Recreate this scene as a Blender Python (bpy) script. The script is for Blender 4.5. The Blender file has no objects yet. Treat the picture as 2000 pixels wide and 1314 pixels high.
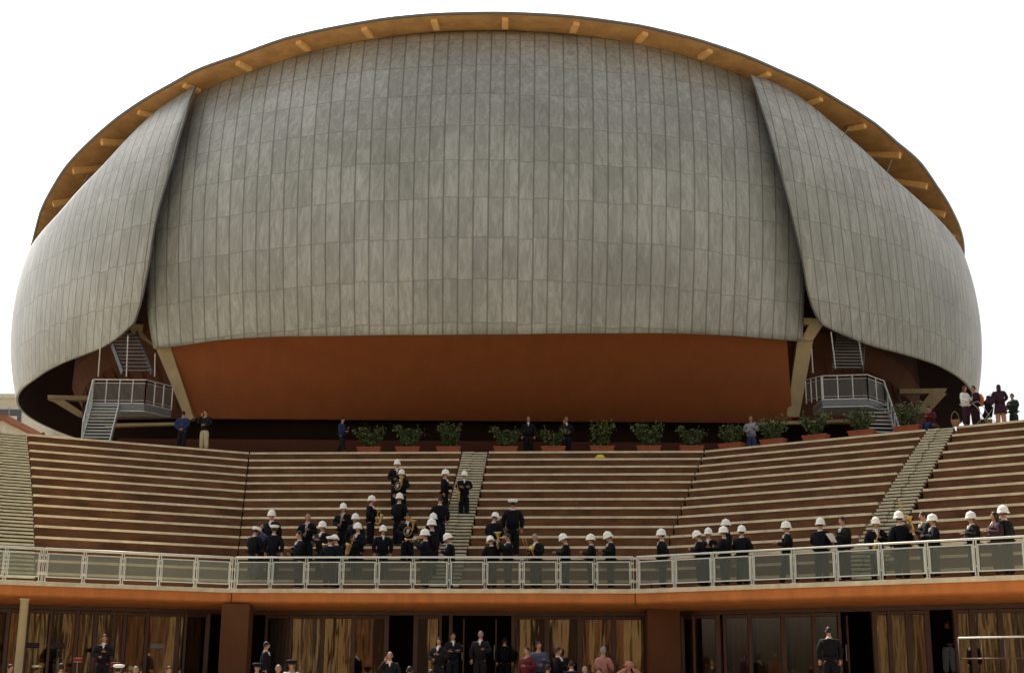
import bpy, bmesh, math, random
from mathutils import Vector, Matrix
import numpy as np
random.seed(7)
R = math.radians
# ------------------------------------------------------------------ camera, world, sun, exposure
F, PITCH, ROLL = 2612.0, 0.2475, 0.0078          # focal length in photo pixels (2000 wide), tilt up, roll
S = bpy.context.scene
cd = bpy.data.cameras.new('camera'); cam = bpy.data.objects.new('camera', cd); S.collection.objects.link(cam)
cd.sensor_width = 36; cd.lens = F / 2000 * 36; cd.clip_start = .5; cd.clip_end = 5000
_r = Vector((1, 0, 0)); _u = Vector((0, -math.sin(PITCH), math.cos(PITCH))); _f = Vector((0, math.cos(PITCH), math.sin(PITCH)))
_R = _r * math.cos(ROLL) + _u * math.sin(ROLL); _U = _u * math.cos(ROLL) - _r * math.sin(ROLL)
cam.matrix_world = Matrix(((_R.x, _U.x, -_f.x, 0), (_R.y, _U.y, -_f.y, 0), (_R.z, _U.z, -_f.z, 0), (0, 0, 0, 1)))
S.camera = cam
SUN_EL, SUN_AZ = R(50), R(-27)                    # the sun stands behind the hall, a little to the left
W = bpy.data.worlds.new("World"); S.world = W; W.use_nodes = True
nt = W.node_tree; bg = nt.nodes['Background']
sky = nt.nodes.new('ShaderNodeTexSky'); sky.sky_type = 'NISHITA'; sky.sun_disc = False
sky.sun_elevation = SUN_EL; sky.sun_rotation = SUN_AZ; sky.air_density = 1.0; sky.dust_density = 6.0; sky.ozone_density = 1.0
hs = nt.nodes.new('ShaderNodeHueSaturation'); hs.inputs['Saturation'].default_value = .22   # thin white haze cloud
nt.links.new(sky.outputs[0], hs.inputs['Color']); nt.links.new(hs.outputs[0], bg.inputs[0]); bg.inputs[1].default_value = .12
sl = bpy.data.lights.new('sun', 'SUN'); sl.energy = 4.0; sl.angle = R(.6); sl.color = (1, .9, .72)
so = bpy.data.objects.new('sun', sl); S.collection.objects.link(so)
sd = Vector((math.sin(SUN_AZ) * math.cos(SUN_EL), math.cos(SUN_AZ) * math.cos(SUN_EL), math.sin(SUN_EL)))
so.rotation_euler = sd.to_track_quat('Z', 'Y').to_euler()
S.view_settings.view_transform = 'Standard'; S.view_settings.look = 'None'; S.view_settings.gamma = 1
S.view_settings.exposure = 0.85

def proj(p):
    u = F * p[0] / (p[1] * math.cos(PITCH) + p[2] * math.sin(PITCH)); v = F * (p[2] * math.cos(PITCH) - p[1] * math.sin(PITCH)) / (p[1] * math.cos(PITCH) + p[2] * math.sin(PITCH))
    c, s = math.cos(ROLL), math.sin(ROLL)
    return 1000 + u * c + v * s, 657 - v * c + u * s
def ray(x, y):
    return Vector(_R * (x - 1000) + _U * (657 - y) + _f * F).normalized()
def atz(x, y, z): d = ray(x, y); return d * (z / d.z)
def aty(x, y, Y): d = ray(x, y); return d * (Y / d.y)

# ------------------------------------------------------------------ materials
MATS = {}
def nodes(name, rough=.7, spec=.3, metal=0.0):
    m = bpy.data.materials.new(name); m.use_nodes = True; n = m.node_tree.nodes; b = n['Principled BSDF']
    b.inputs['Roughness'].default_value = rough; b.inputs['Specular IOR Level'].default_value = spec; b.inputs['Metallic'].default_value = metal
    MATS[name] = m
    return m, n, m.node_tree.links, b
def plain(name, col, rough=.7, spec=.3, metal=0.0, var=.12, scale=3.0, bump=0.0, stretch=(1, 1, 1)):
    m, n, l, b = nodes(name, rough, spec, metal)
    tc = n.new('ShaderNodeTexCoord'); mp = n.new('ShaderNodeMapping'); mp.inputs['Scale'].default_value = stretch
    nz = n.new('ShaderNodeTexNoise'); nz.inputs['Scale'].default_value = scale; nz.inputs['Detail'].default_value = 6; nz.inputs['Roughness'].default_value = .65
    rp = n.new('ShaderNodeValToRGB'); rp.color_ramp.elements[0].position = .3; rp.color_ramp.elements[1].position = .7
    rp.color_ramp.elements[0].color = tuple(c * (1 - var) for c in col) + (1,); rp.color_ramp.elements[1].color = tuple(min(1, c * (1 + var)) for c in col) + (1,)
    l.new(tc.outputs['Object'], mp.inputs[0]); l.new(mp.outputs[0], nz.inputs['Vector']); l.new(nz.outputs[0], rp.inputs[0]); l.new(rp.outputs[0], b.inputs['Base Color'])
    if bump:
        bp = n.new('ShaderNodeBump'); bp.inputs['Strength'].default_value = bump; bp.inputs['Distance'].default_value = .02
        l.new(nz.outputs[0], bp.inputs['Height']); l.new(bp.outputs[0], b.inputs['Normal'])
    return m
def math_node(n, l, op, a, b=None):
    q = n.new('ShaderNodeMath'); q.operation = op
    for i, v in enumerate((a, b)):
        if v is None: continue
        if isinstance(v, (int, float)): q.inputs[i].default_value = v
        else: l.new(v, q.inputs[i])
    return q.outputs[0]
def shell_material():                              # lead sheets: UV = (strip number, course number)
    m, n, l, b = nodes('lead_sheet', .40, .45)
    uv = n.new('ShaderNodeUVMap'); sp = n.new('ShaderNodeSeparateXYZ'); l.new(uv.outputs[0], sp.inputs[0])
    fx = math_node(n, l, 'FLOOR', sp.outputs[0])
    wn0 = n.new('ShaderNodeTexWhiteNoise'); wn0.noise_dimensions = '1D'; l.new(fx, wn0.inputs['W'])
    vj = math_node(n, l, 'ADD', sp.outputs[1], math_node(n, l, 'MULTIPLY', wn0.outputs['Value'], .07))
    fy = math_node(n, l, 'FLOOR', vj)
    cb = n.new('ShaderNodeCombineXYZ'); l.new(fx, cb.inputs[0]); l.new(fy, cb.inputs[1])
    wn = n.new('ShaderNodeTexWhiteNoise'); wn.noise_dimensions = '2D'; l.new(cb.outputs[0], wn.inputs['Vector'])
    # stains: large cloudy noise, streaks down the strips, per-sheet swirls
    off = n.new('ShaderNodeVectorMath'); off.operation = 'MULTIPLY_ADD'; l.new(wn.outputs['Color'], off.inputs[0]); off.inputs[1].default_value = (9, 9, 9)
    tc = n.new('ShaderNodeTexCoord'); l.new(tc.outputs['Object'], off.inputs[2])
    st = n.new('ShaderNodeMapping'); st.inputs['Scale'].default_value = (2.6, 2.6, .45); l.new(off.outputs[0], st.inputs[0])
    n1 = n.new('ShaderNodeTexNoise'); n1.inputs['Scale'].default_value = 1.5; n1.inputs['Detail'].default_value = 7; n1.inputs['Roughness'].default_value = .7; n1.inputs['Distortion'].default_value = .8; l.new(st.outputs[0], n1.inputs['Vector'])
    n2 = n.new('ShaderNodeTexNoise'); n2.inputs['Scale'].default_value = .16; n2.inputs['Detail'].default_value = 3; l.new(tc.outputs['Object'], n2.inputs['Vector'])
    # tone value
    v = math_node(n, l, 'MULTIPLY', wn.outputs['Value'], .11)
    v = math_node(n, l, 'ADD', v, math_node(n, l, 'MULTIPLY', n1.outputs[0], 1.0))
    v = math_node(n, l, 'ADD', v, math_node(n, l, 'MULTIPLY', n2.outputs[0], .7))
    v = math_node(n, l, 'SUBTRACT', v, .43)
    rp = n.new('ShaderNodeValToRGB'); e = rp.color_ramp.elements
    e[0].position = .12; e[0].color = (.185, .190, .168, 1); e[1].position = .85; e[1].color = (.53, .54, .51, 1)
    q = e.new(.45); q.color = (.305, .310, .278, 1)
    l.new(v, rp.inputs[0])
    # seams
    frx = math_node(n, l, 'FRACT', sp.outputs[0]); dx = math_node(n, l, 'ABSOLUTE', math_node(n, l, 'SUBTRACT', frx, .5))
    sx = math_node(n, l, 'GREATER_THAN', dx, .444)
    fry = math_node(n, l, 'FRACT', vj); dy = math_node(n, l, 'ABSOLUTE', math_node(n, l, 'SUBTRACT', fry, .5))
    sy = math_node(n, l, 'GREATER_THAN', dy, .484)
    lo = math_node(n, l, 'LESS_THAN', fry, .06)          # pale run-off right below some course joints
    pale = math_node(n, l, 'MULTIPLY', lo, math_node(n, l, 'GREATER_THAN', wn.outputs['Value'], .6))
    k = math_node(n, l, 'MAXIMUM', math_node(n, l, 'MULTIPLY', sx, .60), math_node(n, l, 'MULTIPLY', sy, .30))
    mx = n.new('ShaderNodeMixRGB'); mx.inputs[2].default_value = (.45, .42, .33, 1); l.new(math_node(n, l, 'MULTIPLY', pale, .16), mx.inputs[0]); l.new(rp.outputs[0], mx.inputs[1])
    m2 = n.new('ShaderNodeMixRGB'); m2.inputs[2].default_value = (.075, .072, .058, 1); l.new(k, m2.inputs[0]); l.new(mx.outputs[0], m2.inputs[1])
    # a few dark scuffs
    v3 = n.new('ShaderNodeTexNoise'); v3.inputs['Scale'].default_value = 1.1; v3.inputs['Detail'].default_value = 5; v3.inputs['Distortion'].default_value = 2; l.new(st.outputs[0], v3.inputs['Vector'])
    sc = math_node(n, l, 'MULTIPLY', math_node(n, l, 'GREATER_THAN', v3.outputs[0], .70), math_node(n, l, 'GREATER_THAN', wn.outputs['Value'], .9))
    m3 = n.new('ShaderNodeMixRGB'); m3.inputs[2].default_value = (.12, .12, .11, 1); l.new(math_node(n, l, 'MULTIPLY', sc, .6), m3.inputs[0]); l.new(m2.outputs[0], m3.inputs[1])
    l.new(m3.outputs[0], b.inputs['Base Color'])
    h = math_node(n, l, 'ADD', math_node(n, l, 'MULTIPLY', sx, 1.0), math_node(n, l, 'MULTIPLY', n1.outputs[0], .5))
    bp = n.new('ShaderNodeBump'); bp.inputs['Strength'].default_value = .35; bp.inputs['Distance'].default_value = .05; l.new(h, bp.inputs['Height']); l.new(bp.outputs[0], b.inputs['Normal'])
    return m
LEAD = shell_material()
M = {
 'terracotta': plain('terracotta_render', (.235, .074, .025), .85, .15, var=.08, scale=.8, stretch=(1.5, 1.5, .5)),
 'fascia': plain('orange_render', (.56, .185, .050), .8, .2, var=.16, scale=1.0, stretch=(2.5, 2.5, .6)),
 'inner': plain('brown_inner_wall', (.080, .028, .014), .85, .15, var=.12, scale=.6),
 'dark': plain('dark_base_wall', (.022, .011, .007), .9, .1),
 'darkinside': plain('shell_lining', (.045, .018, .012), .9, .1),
 'cream': plain('cream_concrete', (.40, .31, .17), .8, .2, var=.14, scale=1.5),
 'shadecream': plain('shaded_cream_concrete', (.24, .175, .095), .85, .2, var=.15),  # cream concrete darkened for the recess: shade put into the colour
 'stone': plain('travertine', (.66, .56, .38), .75, .3, var=.22, scale=2.2, bump=.2),
 'stair_stone': plain('stair_travertine', (.52, .48, .34), .75, .3, var=.22, scale=3.0, bump=.2),
 'brick': plain('seat_riser_brick', (.122, .054, .024), .85, .2, var=.45, scale=.9, stretch=(1, 1, 2.2)),
 'joint': plain('dark_joint', (.012, .008, .006), .9, .1),
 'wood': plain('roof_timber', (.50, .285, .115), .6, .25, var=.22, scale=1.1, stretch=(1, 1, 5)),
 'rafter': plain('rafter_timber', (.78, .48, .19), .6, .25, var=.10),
 'zinc': plain('roof_zinc', (.16, .17, .17), .45, .4, .3),
 'steel': plain('galvanised_steel', (.48, .49, .47), .4, .5, .45, var=.15, scale=6),
 'paint': plain('pale_railing_paint', (.62, .63, .57), .45, .4, var=.12, scale=5),
 'darksteel': plain('dark_steel', (.05, .055, .055), .5, .4, .3),
 'planter': plain('planter_clay', (.27, .078, .040), .8, .2, var=.15),
 'leaf': plain('shrub_leaf', (.05, .078, .020), .55, .35, var=.5, scale=9),
 'leaf2': plain('shrub_leaf_pale', (.13, .15, .045), .55, .35, var=.4, scale=9),
 'soil': plain('planter_soil', (.03, .02, .014), .9, .1),
 'pillar': plain('pillar_render', (.125, .048, .018), .85, .2, var=.12, scale=1.2),
 'mullion': plain('bronze_mullion', (.085, .040, .024), .45, .4, .2),
 'tanreflect': plain('tan_reflection', (.15, .095, .048), .85, .2, var=.06, scale=1.0),  # this and the next three put the foyer glass reflections into colour
 'bluereflect': plain('slate_reflection', (.13, .145, .17), .7, .3, var=.35, scale=2.2, stretch=(5, 5, .4)),
 'redreflect': plain('russet_reflection', (.17, .05, .028), .7, .3, var=.3, scale=2.0, stretch=(4, 4, .5)),
 'olivereflect': plain('olive_reflection', (.19, .165, .085), .7, .3, var=.6, scale=1.6, stretch=(3, 3, .6)),
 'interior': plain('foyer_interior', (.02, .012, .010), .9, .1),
 'paving': plain('paving', (.33, .29, .22), .85, .2, var=.15, scale=.8),
 'skin': plain('skin', (.42, .21, .13), .6, .3, var=.06, scale=20),
 'navy': plain('navy_wool', (.0045, .005, .009), .8, .15, var=.25, scale=8),
 'black': plain('black_wool', (.006, .005, .007), .8, .15, var=.25, scale=8),
 'charcoal': plain('charcoal_suit', (.013, .011, .013), .8, .15, var=.2, scale=8),
 'shoe': plain('shoe_leather', (.008, .007, .006), .4, .4),
 'white': plain('white_cloth', (.72, .72, .70), .7, .2, var=.04),
 'helmet': plain('white_helmet', (.82, .81, .74), .45, .4, var=.03),
 'cap': plain('white_cap_cloth', (.82, .82, .80), .7, .2, var=.03),
 'hair': plain('dark_hair', (.014, .009, .006), .6, .3),
 'greyhair': plain('grey_hair', (.25, .23, .20), .6, .3),
 'redhair': plain('auburn_hair', (.085, .022, .010), .6, .3),
 'brass': plain('brass', (.50, .33, .10), .32, .6, .85, var=.1),
 'silver': plain('silver_plate', (.62, .62, .58), .3, .6, .8, var=.1),
 'ebony': plain('ebony', (.012, .011, .010), .35, .5),
 'khaki': plain('khaki_cotton', (.46, .38, .23), .8, .2),
 'jeans': plain('blue_denim', (.035, .055, .12), .8, .2, var=.25, scale=10),
 'paljeans': plain('faded_denim', (.34, .42, .48), .8, .2, var=.25, scale=10),
 'greyshirt': plain('pale_grey_shirt', (.34, .35, .38), .8, .2),
 'blueshirt': plain('slate_blue_shirt', (.07, .09, .15), .8, .2),
 'bluecoat': plain('blue_coat', (.022, .035, .10), .8, .2),
 'maroon': plain('maroon_sweater', (.10, .012, .018), .8, .2),
 'plum': plain('plum_coat', (.035, .012, .022), .8, .2),
 'green': plain('dark_green_coat', (.018, .035, .022), .8, .2),
 'orange': plain('orange_backpack_nylon', (.80, .20, .01), .6, .3),
 'yellow': plain('yellow_plastic', (.72, .60, .06), .4, .4),
 'pinkshirt': plain('pink_shirt', (.38, .16, .12), .8, .2),
 'tan': plain('tan_wicker', (.30, .19, .10), .8, .2, var=.3, scale=30),
 'redcloth': plain('red_cloth', (.45, .03, .02), .7, .2),
 'blockwhite': plain('pale_house_render', (.62, .58, .50), .85, .2),
 'glassdark': plain('house_window_glass', (.10, .11, .12), .15, .6),
 'rooftile': plain('clay_roof', (.30, .12, .07), .85, .2),
 'tancol': plain('tan_column', (.21, .14, .075), .85, .2, var=.12, scale=1.0),
 'rubber': plain('rubber', (.015, .015, .015), .6, .3),
}
def glass_mat(name, tint, fac, rough, coldif):
    m, n, l, b = nodes(name, rough, .5); out = n['Material Output']; b.inputs['Base Color'].default_value = coldif + (1,)
    tr = n.new('ShaderNodeBsdfTransparent'); tr.inputs[0].default_value = tint + (1,); mx = n.new('ShaderNodeMixShader'); mx.inputs[0].default_value = fac
    l.new(tr.outputs[0], mx.inputs[1]); l.new(b.outputs[0], mx.inputs[2]); l.new(mx.outputs[0], out.inputs[0]); return m
M['railglass'] = glass_mat('balustrade_glass', (.82, .84, .80), .34, .2, (.135, .14, .118))
_t = M['railglass'].node_tree; _tl = _t.nodes.new('ShaderNodeBsdfTranslucent'); _tl.inputs[0].default_value = (.05, .052, .045, 1); _ad = _t.nodes.new('ShaderNodeAddShader')
_mx = [q for q in _t.nodes if q.type == 'MIX_SHADER'][0]; _t.links.new(_t.nodes['Principled BSDF'].outputs[0], _ad.inputs[0]); _t.links.new(_tl.outputs[0], _ad.inputs[1]); _t.links.new(_ad.outputs[0], _mx.inputs[2])
def window_glass():
    m, n, l, b = nodes('foyer_glass', .03, .5); out = n['Material Output']
    tr = n.new('ShaderNodeBsdfTransparent'); tr.inputs[0].default_value = (.82, .78, .68, 1)
    gl = n.new('ShaderNodeBsdfGlossy'); gl.inputs['Roughness'].default_value = .03; gl.inputs['Color'].default_value = (.95, .85, .68, 1)
    tc = n.new('ShaderNodeTexCoord'); mp = n.new('ShaderNodeMapping'); mp.inputs['Scale'].default_value = (1.3, 1.3, .2)
    nz = n.new('ShaderNodeTexNoise'); nz.inputs['Scale'].default_value = 1.8; bp = n.new('ShaderNodeBump'); bp.inputs['Strength'].default_value = .06; bp.inputs['Distance'].default_value = .05
    l.new(tc.outputs['Object'], mp.inputs[0]); l.new(mp.outputs[0], nz.inputs['Vector']); l.new(nz.outputs[0], bp.inputs['Height']); l.new(bp.outputs[0], gl.inputs['Normal'])
    mx = n.new('ShaderNodeMixShader'); mx.inputs[0].default_value = .13
    l.new(tr.outputs[0], mx.inputs[1]); l.new(gl.outputs[0], mx.inputs[2]); l.new(mx.outputs[0], out.inputs[0]); return m
M['glass'] = window_glass()

# ------------------------------------------------------------------ object helpers
def mesh_from(name, verts, faces, smooth=False, uvs=None):
    me = bpy.data.meshes.new(name); me.from_pydata([tuple(v) for v in verts], [], faces); me.update()
    if uvs is not None:
        ul = me.uv_layers.new(name='UVMap')
        for lp in me.loops: ul.data[lp.index].uv = uvs[lp.vertex_index]
    if smooth:
        for p in me.polygons: p.use_smooth = True
    return me
def link(name, me, mat=None, parent=None, loc=None):
    o = bpy.data.objects.new(name, me); S.collection.objects.link(o)
    if mat is not None:
        mats = mat if isinstance(mat, (list, tuple)) else [mat]
        if me is not None and len(me.materials) == 0:
            for q in mats: me.materials.append(q)
    if parent is not None: o.parent = parent
    if loc is not None: o.location = loc
    return o
def tag(o, label=None, cat=None, group=None, kind=None):
    if label: o['label'] = label
    if cat: o['category'] = cat
    if group: o['group'] = group
    if kind: o['kind'] = kind
    return o
def empty(name, loc, rz=0.0, **k):
    o = bpy.data.objects.new(name, None); S.collection.objects.link(o); o.location = loc; o.rotation_euler = (0, 0, rz); o.empty_display_size = .2
    return tag(o, **k)
class MB:
    def __init__(s): s.v = []; s.f = []; s.mi = []
    def add(s, v, f, m=0):
        b = len(s.v); s.v += [Vector(q) for q in v]; s.f += [tuple(b + i for i in q) for q in f]; s.mi += [m] * len(f); return s
    def box(s, c, d, rot=None, m=0):
        x, y, z = d[0] / 2, d[1] / 2, d[2] / 2
        v = [Vector((a, b, e)) for e in (-z, z) for a, b in ((-x, -y), (x, -y), (x, y), (-x, y))]
        if rot is not None: v = [rot @ q for q in v]
        return s.add([q + Vector(c) for q in v], [(3, 2, 1, 0), (4, 5, 6, 7), (0, 1, 5, 4), (1, 2, 6, 5), (2, 3, 7, 6), (3, 0, 4, 7)], m)
    def prism(s, poly, z0, z1, m=0):          # poly: list of xy (ccw)
        n = len(poly); v = [(p[0], p[1], z0) for p in poly] + [(p[0], p[1], z1) for p in poly]
        return s.add(v, [tuple(range(n - 1, -1, -1)), tuple(range(n, 2 * n))] + [(i, (i + 1) % n, n + (i + 1) % n, n + i) for i in range(n)], m)
    def beam(s, a, b, w, h, up=Vector((0, 0, 1)), m=0):
        a = Vector(a); b = Vector(b); d = (b - a).normalized(); sd_ = d.cross(up)
        if sd_.length < 1e-4: sd_ = Vector((1, 0, 0))
        sd_.normalize(); u2 = sd_.cross(d)
        v = [p + sd_ * (i * w / 2) + u2 * (j * h / 2) for p in (a, b) for i, j in ((-1, -1), (1, -1), (1, 1), (-1, 1))]
        return s.add(v, [(0, 1, 2, 3), (7, 6, 5, 4), (0, 4, 5, 1), (1, 5, 6, 2), (2, 6, 7, 3), (3, 7, 4, 0)], m)
    def tube(s, pts, rad, n=8, m=0, sq=1.0, cap=True):
        pts = [Vector(p) for p in pts]; rr = rad if isinstance(rad, (list, tuple)) else [rad] * len(pts)
        b = len(s.v); ref = None
        for i, p in enumerate(pts):
            t = (pts[min(i + 1, len(pts) - 1)] - pts[max(i - 1, 0)]).normalized()
            if ref is None:
                ref = Vector((0, 0, 1)) if abs(t.z) < .9 else Vector((0, 1, 0))
            x = ref.cross(t); x = x.normalized() if x.length > 1e-5 else Vector((1, 0, 0)); y = t.cross(x); ref = y
            for k in range(n):
                a = 2 * math.pi * k / n; s.v.append(p + (x * math.cos(a) + y * math.sin(a) * sq) * rr[i])
        for i in range(len(pts) - 1):
            for k in range(n):
                s.f.append((b + i * n + k, b + i * n + (k + 1) % n, b + (i + 1) * n + (k + 1) % n, b + (i + 1) * n + k)); s.mi.append(m)
        if cap:
            s.f.append(tuple(b + k for k in range(n - 1, -1, -1))); s.mi.append(m)
            e = b + (len(pts) - 1) * n; s.f.append(tuple(e + k for k in range(n))); s.mi.append(m)
        return s
    def lathe(s, prof, n=20, c=(0, 0, 0), sx=1, sy=1, m=0):
        b = len(s.v)
        for r, z in prof:
            for k in range(n):
                a = 2 * math.pi * k / n; s.v.append(Vector((c[0] + r * sx * math.cos(a), c[1] + r * sy * math.sin(a), c[2] + z)))
        for i in range(len(prof) - 1):
            for k in range(n):
                s.f.append((b + i * n + k, b + i * n + (k + 1) % n, b + (i + 1) * n + (k + 1) % n, b + (i + 1) * n + k)); s.mi.append(m)
        s.f.append(tuple(b + k for k in range(n - 1, -1, -1))); s.mi.append(m); e = b + (len(prof) - 1) * n
        s.f.append(tuple(e + k for k in range(n))); s.mi.append(m)
        return s
    def mesh(s, name, smooth=False, mats=None):
        me = mesh_from(name, s.v, s.f, smooth)
        if mats:
            for q in mats: me.materials.append(q)
            for p, i in zip(me.polygons, s.mi): p.material_index = i
        return me
    def build(s, name, mat, parent=None, smooth=False, origin=None):
        if origin is not None: o_ = Vector(origin); s.v = [q - o_ for q in s.v]
        if isinstance(mat, (list, tuple)): o = link(name, s.mesh(name, smooth, list(mat)), None, parent)
        else: o = link(name, s.mesh(name, smooth), mat, parent)
        if origin is not None: o.location = origin
        return o

# ------------------------------------------------------------------ ground
ZG = -1.6; ZT = -.45                                 # plaza, foyer terrace (camera stands at height 0)
g = MB().add([(-1500, -1500, ZG), (1500, -1500, ZG), (1500, 1500, ZG), (-1500, 1500, ZG)], [(0, 1, 2, 3)]).build('plaza', M['paving']); tag(g, kind='structure')
# ------------------------------------------------------------------ open air seating (cavea)
Z0, H, NR = 2.774, .4882, 15
ZTOP = Z0 + H * NR
def plan(px, z, ext):      # two joints from pixels, far ends by extension
    l, jl, jr, r = [atz(x, y, z).to_2d() for x, y in px]
    return [jl + (l - jl).normalized() * ext[0], jl, jr, jr + (r - jr).normalized() * ext[1]]
P0 = plan([(0, 1132), (453, 1149), (1240, 1150), (2000, 1122)], Z0, (15, 24))
P17 = plan([(55, 847), (487, 883.3), (1375, 880), (1800, 839)], ZTOP, (18, 30))
def row(k): return [a.lerp(b, k / 17.0) for a, b in zip(P0, P17)]
def pt(fac, k, t): r = row(k); return r[fac].lerp(r[fac + 1], t)
def tpar(fac, x, y, k, z):
    p = atz(x, y, z).to_2d(); r = row(k); d = r[fac + 1] - r[fac]
    # intersect view ray (through origin, p) with facet line in plan
    den = d.x * (-p.y) - d.y * (-p.x); a = -r[fac]
    return ((a.x) * (-p.y) - (a.y) * (-p.x)) / den
def tline(fac, top, bot):       # edge of an aisle: pixel on the top row edge and pixel at the bottom row
    t1 = tpar(fac, top[0], top[1], 17, ZTOP); t0 = tpar(fac, bot[0], bot[1], 3, Z0 + H)
    return lambda k: t0 + (t1 - t0) * (k - 3) / 14.0
aL_r = tline(0, (55, 847), (74, 1085)); aL_l = tline(0, (-45, 840), (-60, 1080))
aC_l = tline(1, (900, 883), (838, 1107)); aC_r = tline(1, (955, 883), (900, 1107))
aR_l = tline(2, (1806, 838), (1632, 1085)); aR_r = tline(2, (1868, 833), (1722, 1083))
one = lambda k: 1.0
zero = lambda k: 0.0
G = .0016
blocks = [(0, lambda k: 0.0, aL_l, 'short run of stepped stone seats left of the sunlit aisle, mostly outside the photo'),
          (0, aL_r, lambda k: 1 - G, 'left wing of stepped brick and stone seating, rising beside the sunlit aisle'),
          (1, lambda k: G, aC_l, 'middle seating block left of the centre aisle, where most of the band stands'),
          (1, aC_r, lambda k: 1 - G, 'middle seating block right of the centre aisle, nearly empty rows under the planters'),
          (2, lambda k: G, aR_l, 'right wing seating block between the dark joint and the right aisle'),
          (2, aR_r, lambda k: 1.0, 'far right seating block beyond the right aisle, people standing on its top')]
for fac, ta, tb, lab in blocks:
    c = pt(fac, 3, (ta(3) + tb(3)) / 2)
    root = empty('stepped_seating', (c.x, c.y, Z0), label=lab, cat='seating', group='blocks of stepped seating in the open air theatre')
    O = Vector((c.x, c.y, Z0))
    for i in range(1, NR + 1):
        k0, k1 = i + 2, i + 3
        z = Z0 + i * H; zb = z - H if i > 1 else Z0 + .002
        kk = .035
        q = [pt(fac, k0, ta(k0)), pt(fac, k0, tb(k0)), pt(fac, k1 - .04, tb(k1)), pt(fac, k1 - .04, ta(k1))]
        MB().prism(q, zb - (0 if i == 1 else .01), z - .088).build('riser', M['brick'], root, origin=O).location = (0, 0, 0)
        q = [pt(fac, k0 - kk, ta(k0)), pt(fac, k0 - kk, tb(k0)), pt(fac, k1 - kk - .002, tb(k1)), pt(fac, k1 - kk - .002, ta(k1))]
        MB().prism(q, z - .088, z).build('seat_slab', M['stone'], root, origin=O).location = (0, 0, 0)
aisles = [(0, aL_l, aL_r, 'sunlit stone steps of the left aisle at the edge of the photo'),
          (1, aC_l, aC_r, 'narrow stone steps of the centre aisle among the bandsmen'),
          (2, aR_l, aR_r, 'stone steps of the right aisle climbing to the stroller')]
for fac, ta, tb, lab in aisles:
    c = pt(fac, 3, (ta(3) + tb(3)) / 2); O = Vector((c.x, c.y, Z0))
    root = empty('aisle_steps', O, label=lab, cat='steps', group='aisle steps of the open air theatre')
    rnd = random.Random(3)
    for j in range(1, 3 * NR + 1):
        k0 = 2 + j / 3.0 + .02; k1 = k0 + .36; z = Z0 + j * H / 3
        g_ = .004
        b = MB(); mid = .42 + .05 * math.sin(j * 1.7)
        for half in (0, 1):
            kk = k0 + (.11 if half else 0); s0 = ta(kk) + g_; s1 = tb(kk) - g_
            u0, u1 = (s0, s0 + (s1 - s0) * mid) if half == 0 else (s0 + (s1 - s0) * mid, s1)
            zz = z - .004 * half
            b.prism([pt(fac, kk, u0), pt(fac, kk, u1), pt(fac, kk + .36, u1), pt(fac, kk + .36, u0)], zz - .075, zz, 0)
            b.prism([pt(fac, kk + .05, u0), pt(fac, kk + .05, u1), pt(fac, kk + .40, u1), pt(fac, kk + .40, u0)], zz - .24, zz - .077, 1)
        b.build('step', [M['stair_stone'], M['brick']], root, origin=O).location = (0, 0, 0)
# lower walkway, upper terrace
b = MB()
for fac in range(3): b.prism([pt(fac, -.06, 0), pt(fac, -.06, 1), pt(fac, 3.02, 1), pt(fac, 3.02, 0)], Z0 - .14, Z0)
tag(b.build('walkway', M['stone']), kind='structure')
b = MB()
r17 = row(17.95)
b.prism([r17[0], r17[1], r17[2], r17[3], Vector((60, 70)), Vector((60, 150)), Vector((-50, 150)), Vector((-50, 80))], ZG + .01, ZTOP - .13, 1)
b.prism([r17[0], r17[1], r17[2], r17[3], Vector((60.2, 70)), Vector((60.2, 150.2)), Vector((-50.2, 150.2)), Vector((-50.2, 80))], ZTOP - .13, ZTOP - .006)
tag(b.build('upper_terrace', [M['paving'], M['pillar']]), kind='structure')

# ------------------------------------------------------------------ balustrades
def balustrade(fac, u0, u1, n, lab, gap=.10):
    a = pt(fac, .12, 0); e = pt(fac, .12, 1); d = (e - a).normalized(); L = (e - a).length
    s0, s1 = u0 * L + gap, u1 * L - gap
    O = Vector((*(a + d * (s0 + s1) / 2), Z0)); ang = math.atan2(d.y, d.x)
    root = empty('glass_balustrade', O, ang, label=lab, cat='balustrade', group='glass balustrades along the lower walkway')
    hw = (s1 - s0) / 2; st = (s1 - s0) / n; X = lambda i: -hw + i * st
    MB().tube([(-hw - .03, 0, 1.06), (hw + .03, 0, 1.06)], .033, 10).build('handrail', M['paint'], root, True)
    pm = None
    for i in range(n + 1):
        if pm is None:
            q = MB()
            for sx in (-.035, .035): q.box((sx, 0, .52), (.016, .075, 1.04))
            q.box((0, 0, .30), (.09, .03, .05)).box((0, 0, .85), (.09, .03, .05)).box((0, 0, .012), (.15, .14, .024))
            pm = q.mesh('post'); pm.materials.append(M['paint'])
        p = link('post', pm, None, root, (X(i), 0, 0))
    fm = MB(); w = st - .13; z0, z1 = .16, .90
    for z in (z0, z1): fm.box((0, -.005, z), (w, .03, .035))
    for x in (-w / 2 + .0175, w / 2 - .0175): fm.box((x, -.005, (z0 + z1) / 2), (.033, .028, z1 - z0 - .034))
    fm = fm.mesh('panel_frame'); fm.materials.append(M['paint'])
    gm = MB().box((0, -.005, (z0 + z1) / 2), (w - .068, .01, z1 - z0 - .037)).mesh('glass_pane'); gm.materials.append(M['railglass'])
    for i in range(n):
        f = link('panel_frame', fm, None, root, (X(i + .5), 0, 0)); link('glass_pane', gm, None, f)
    return root
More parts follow.
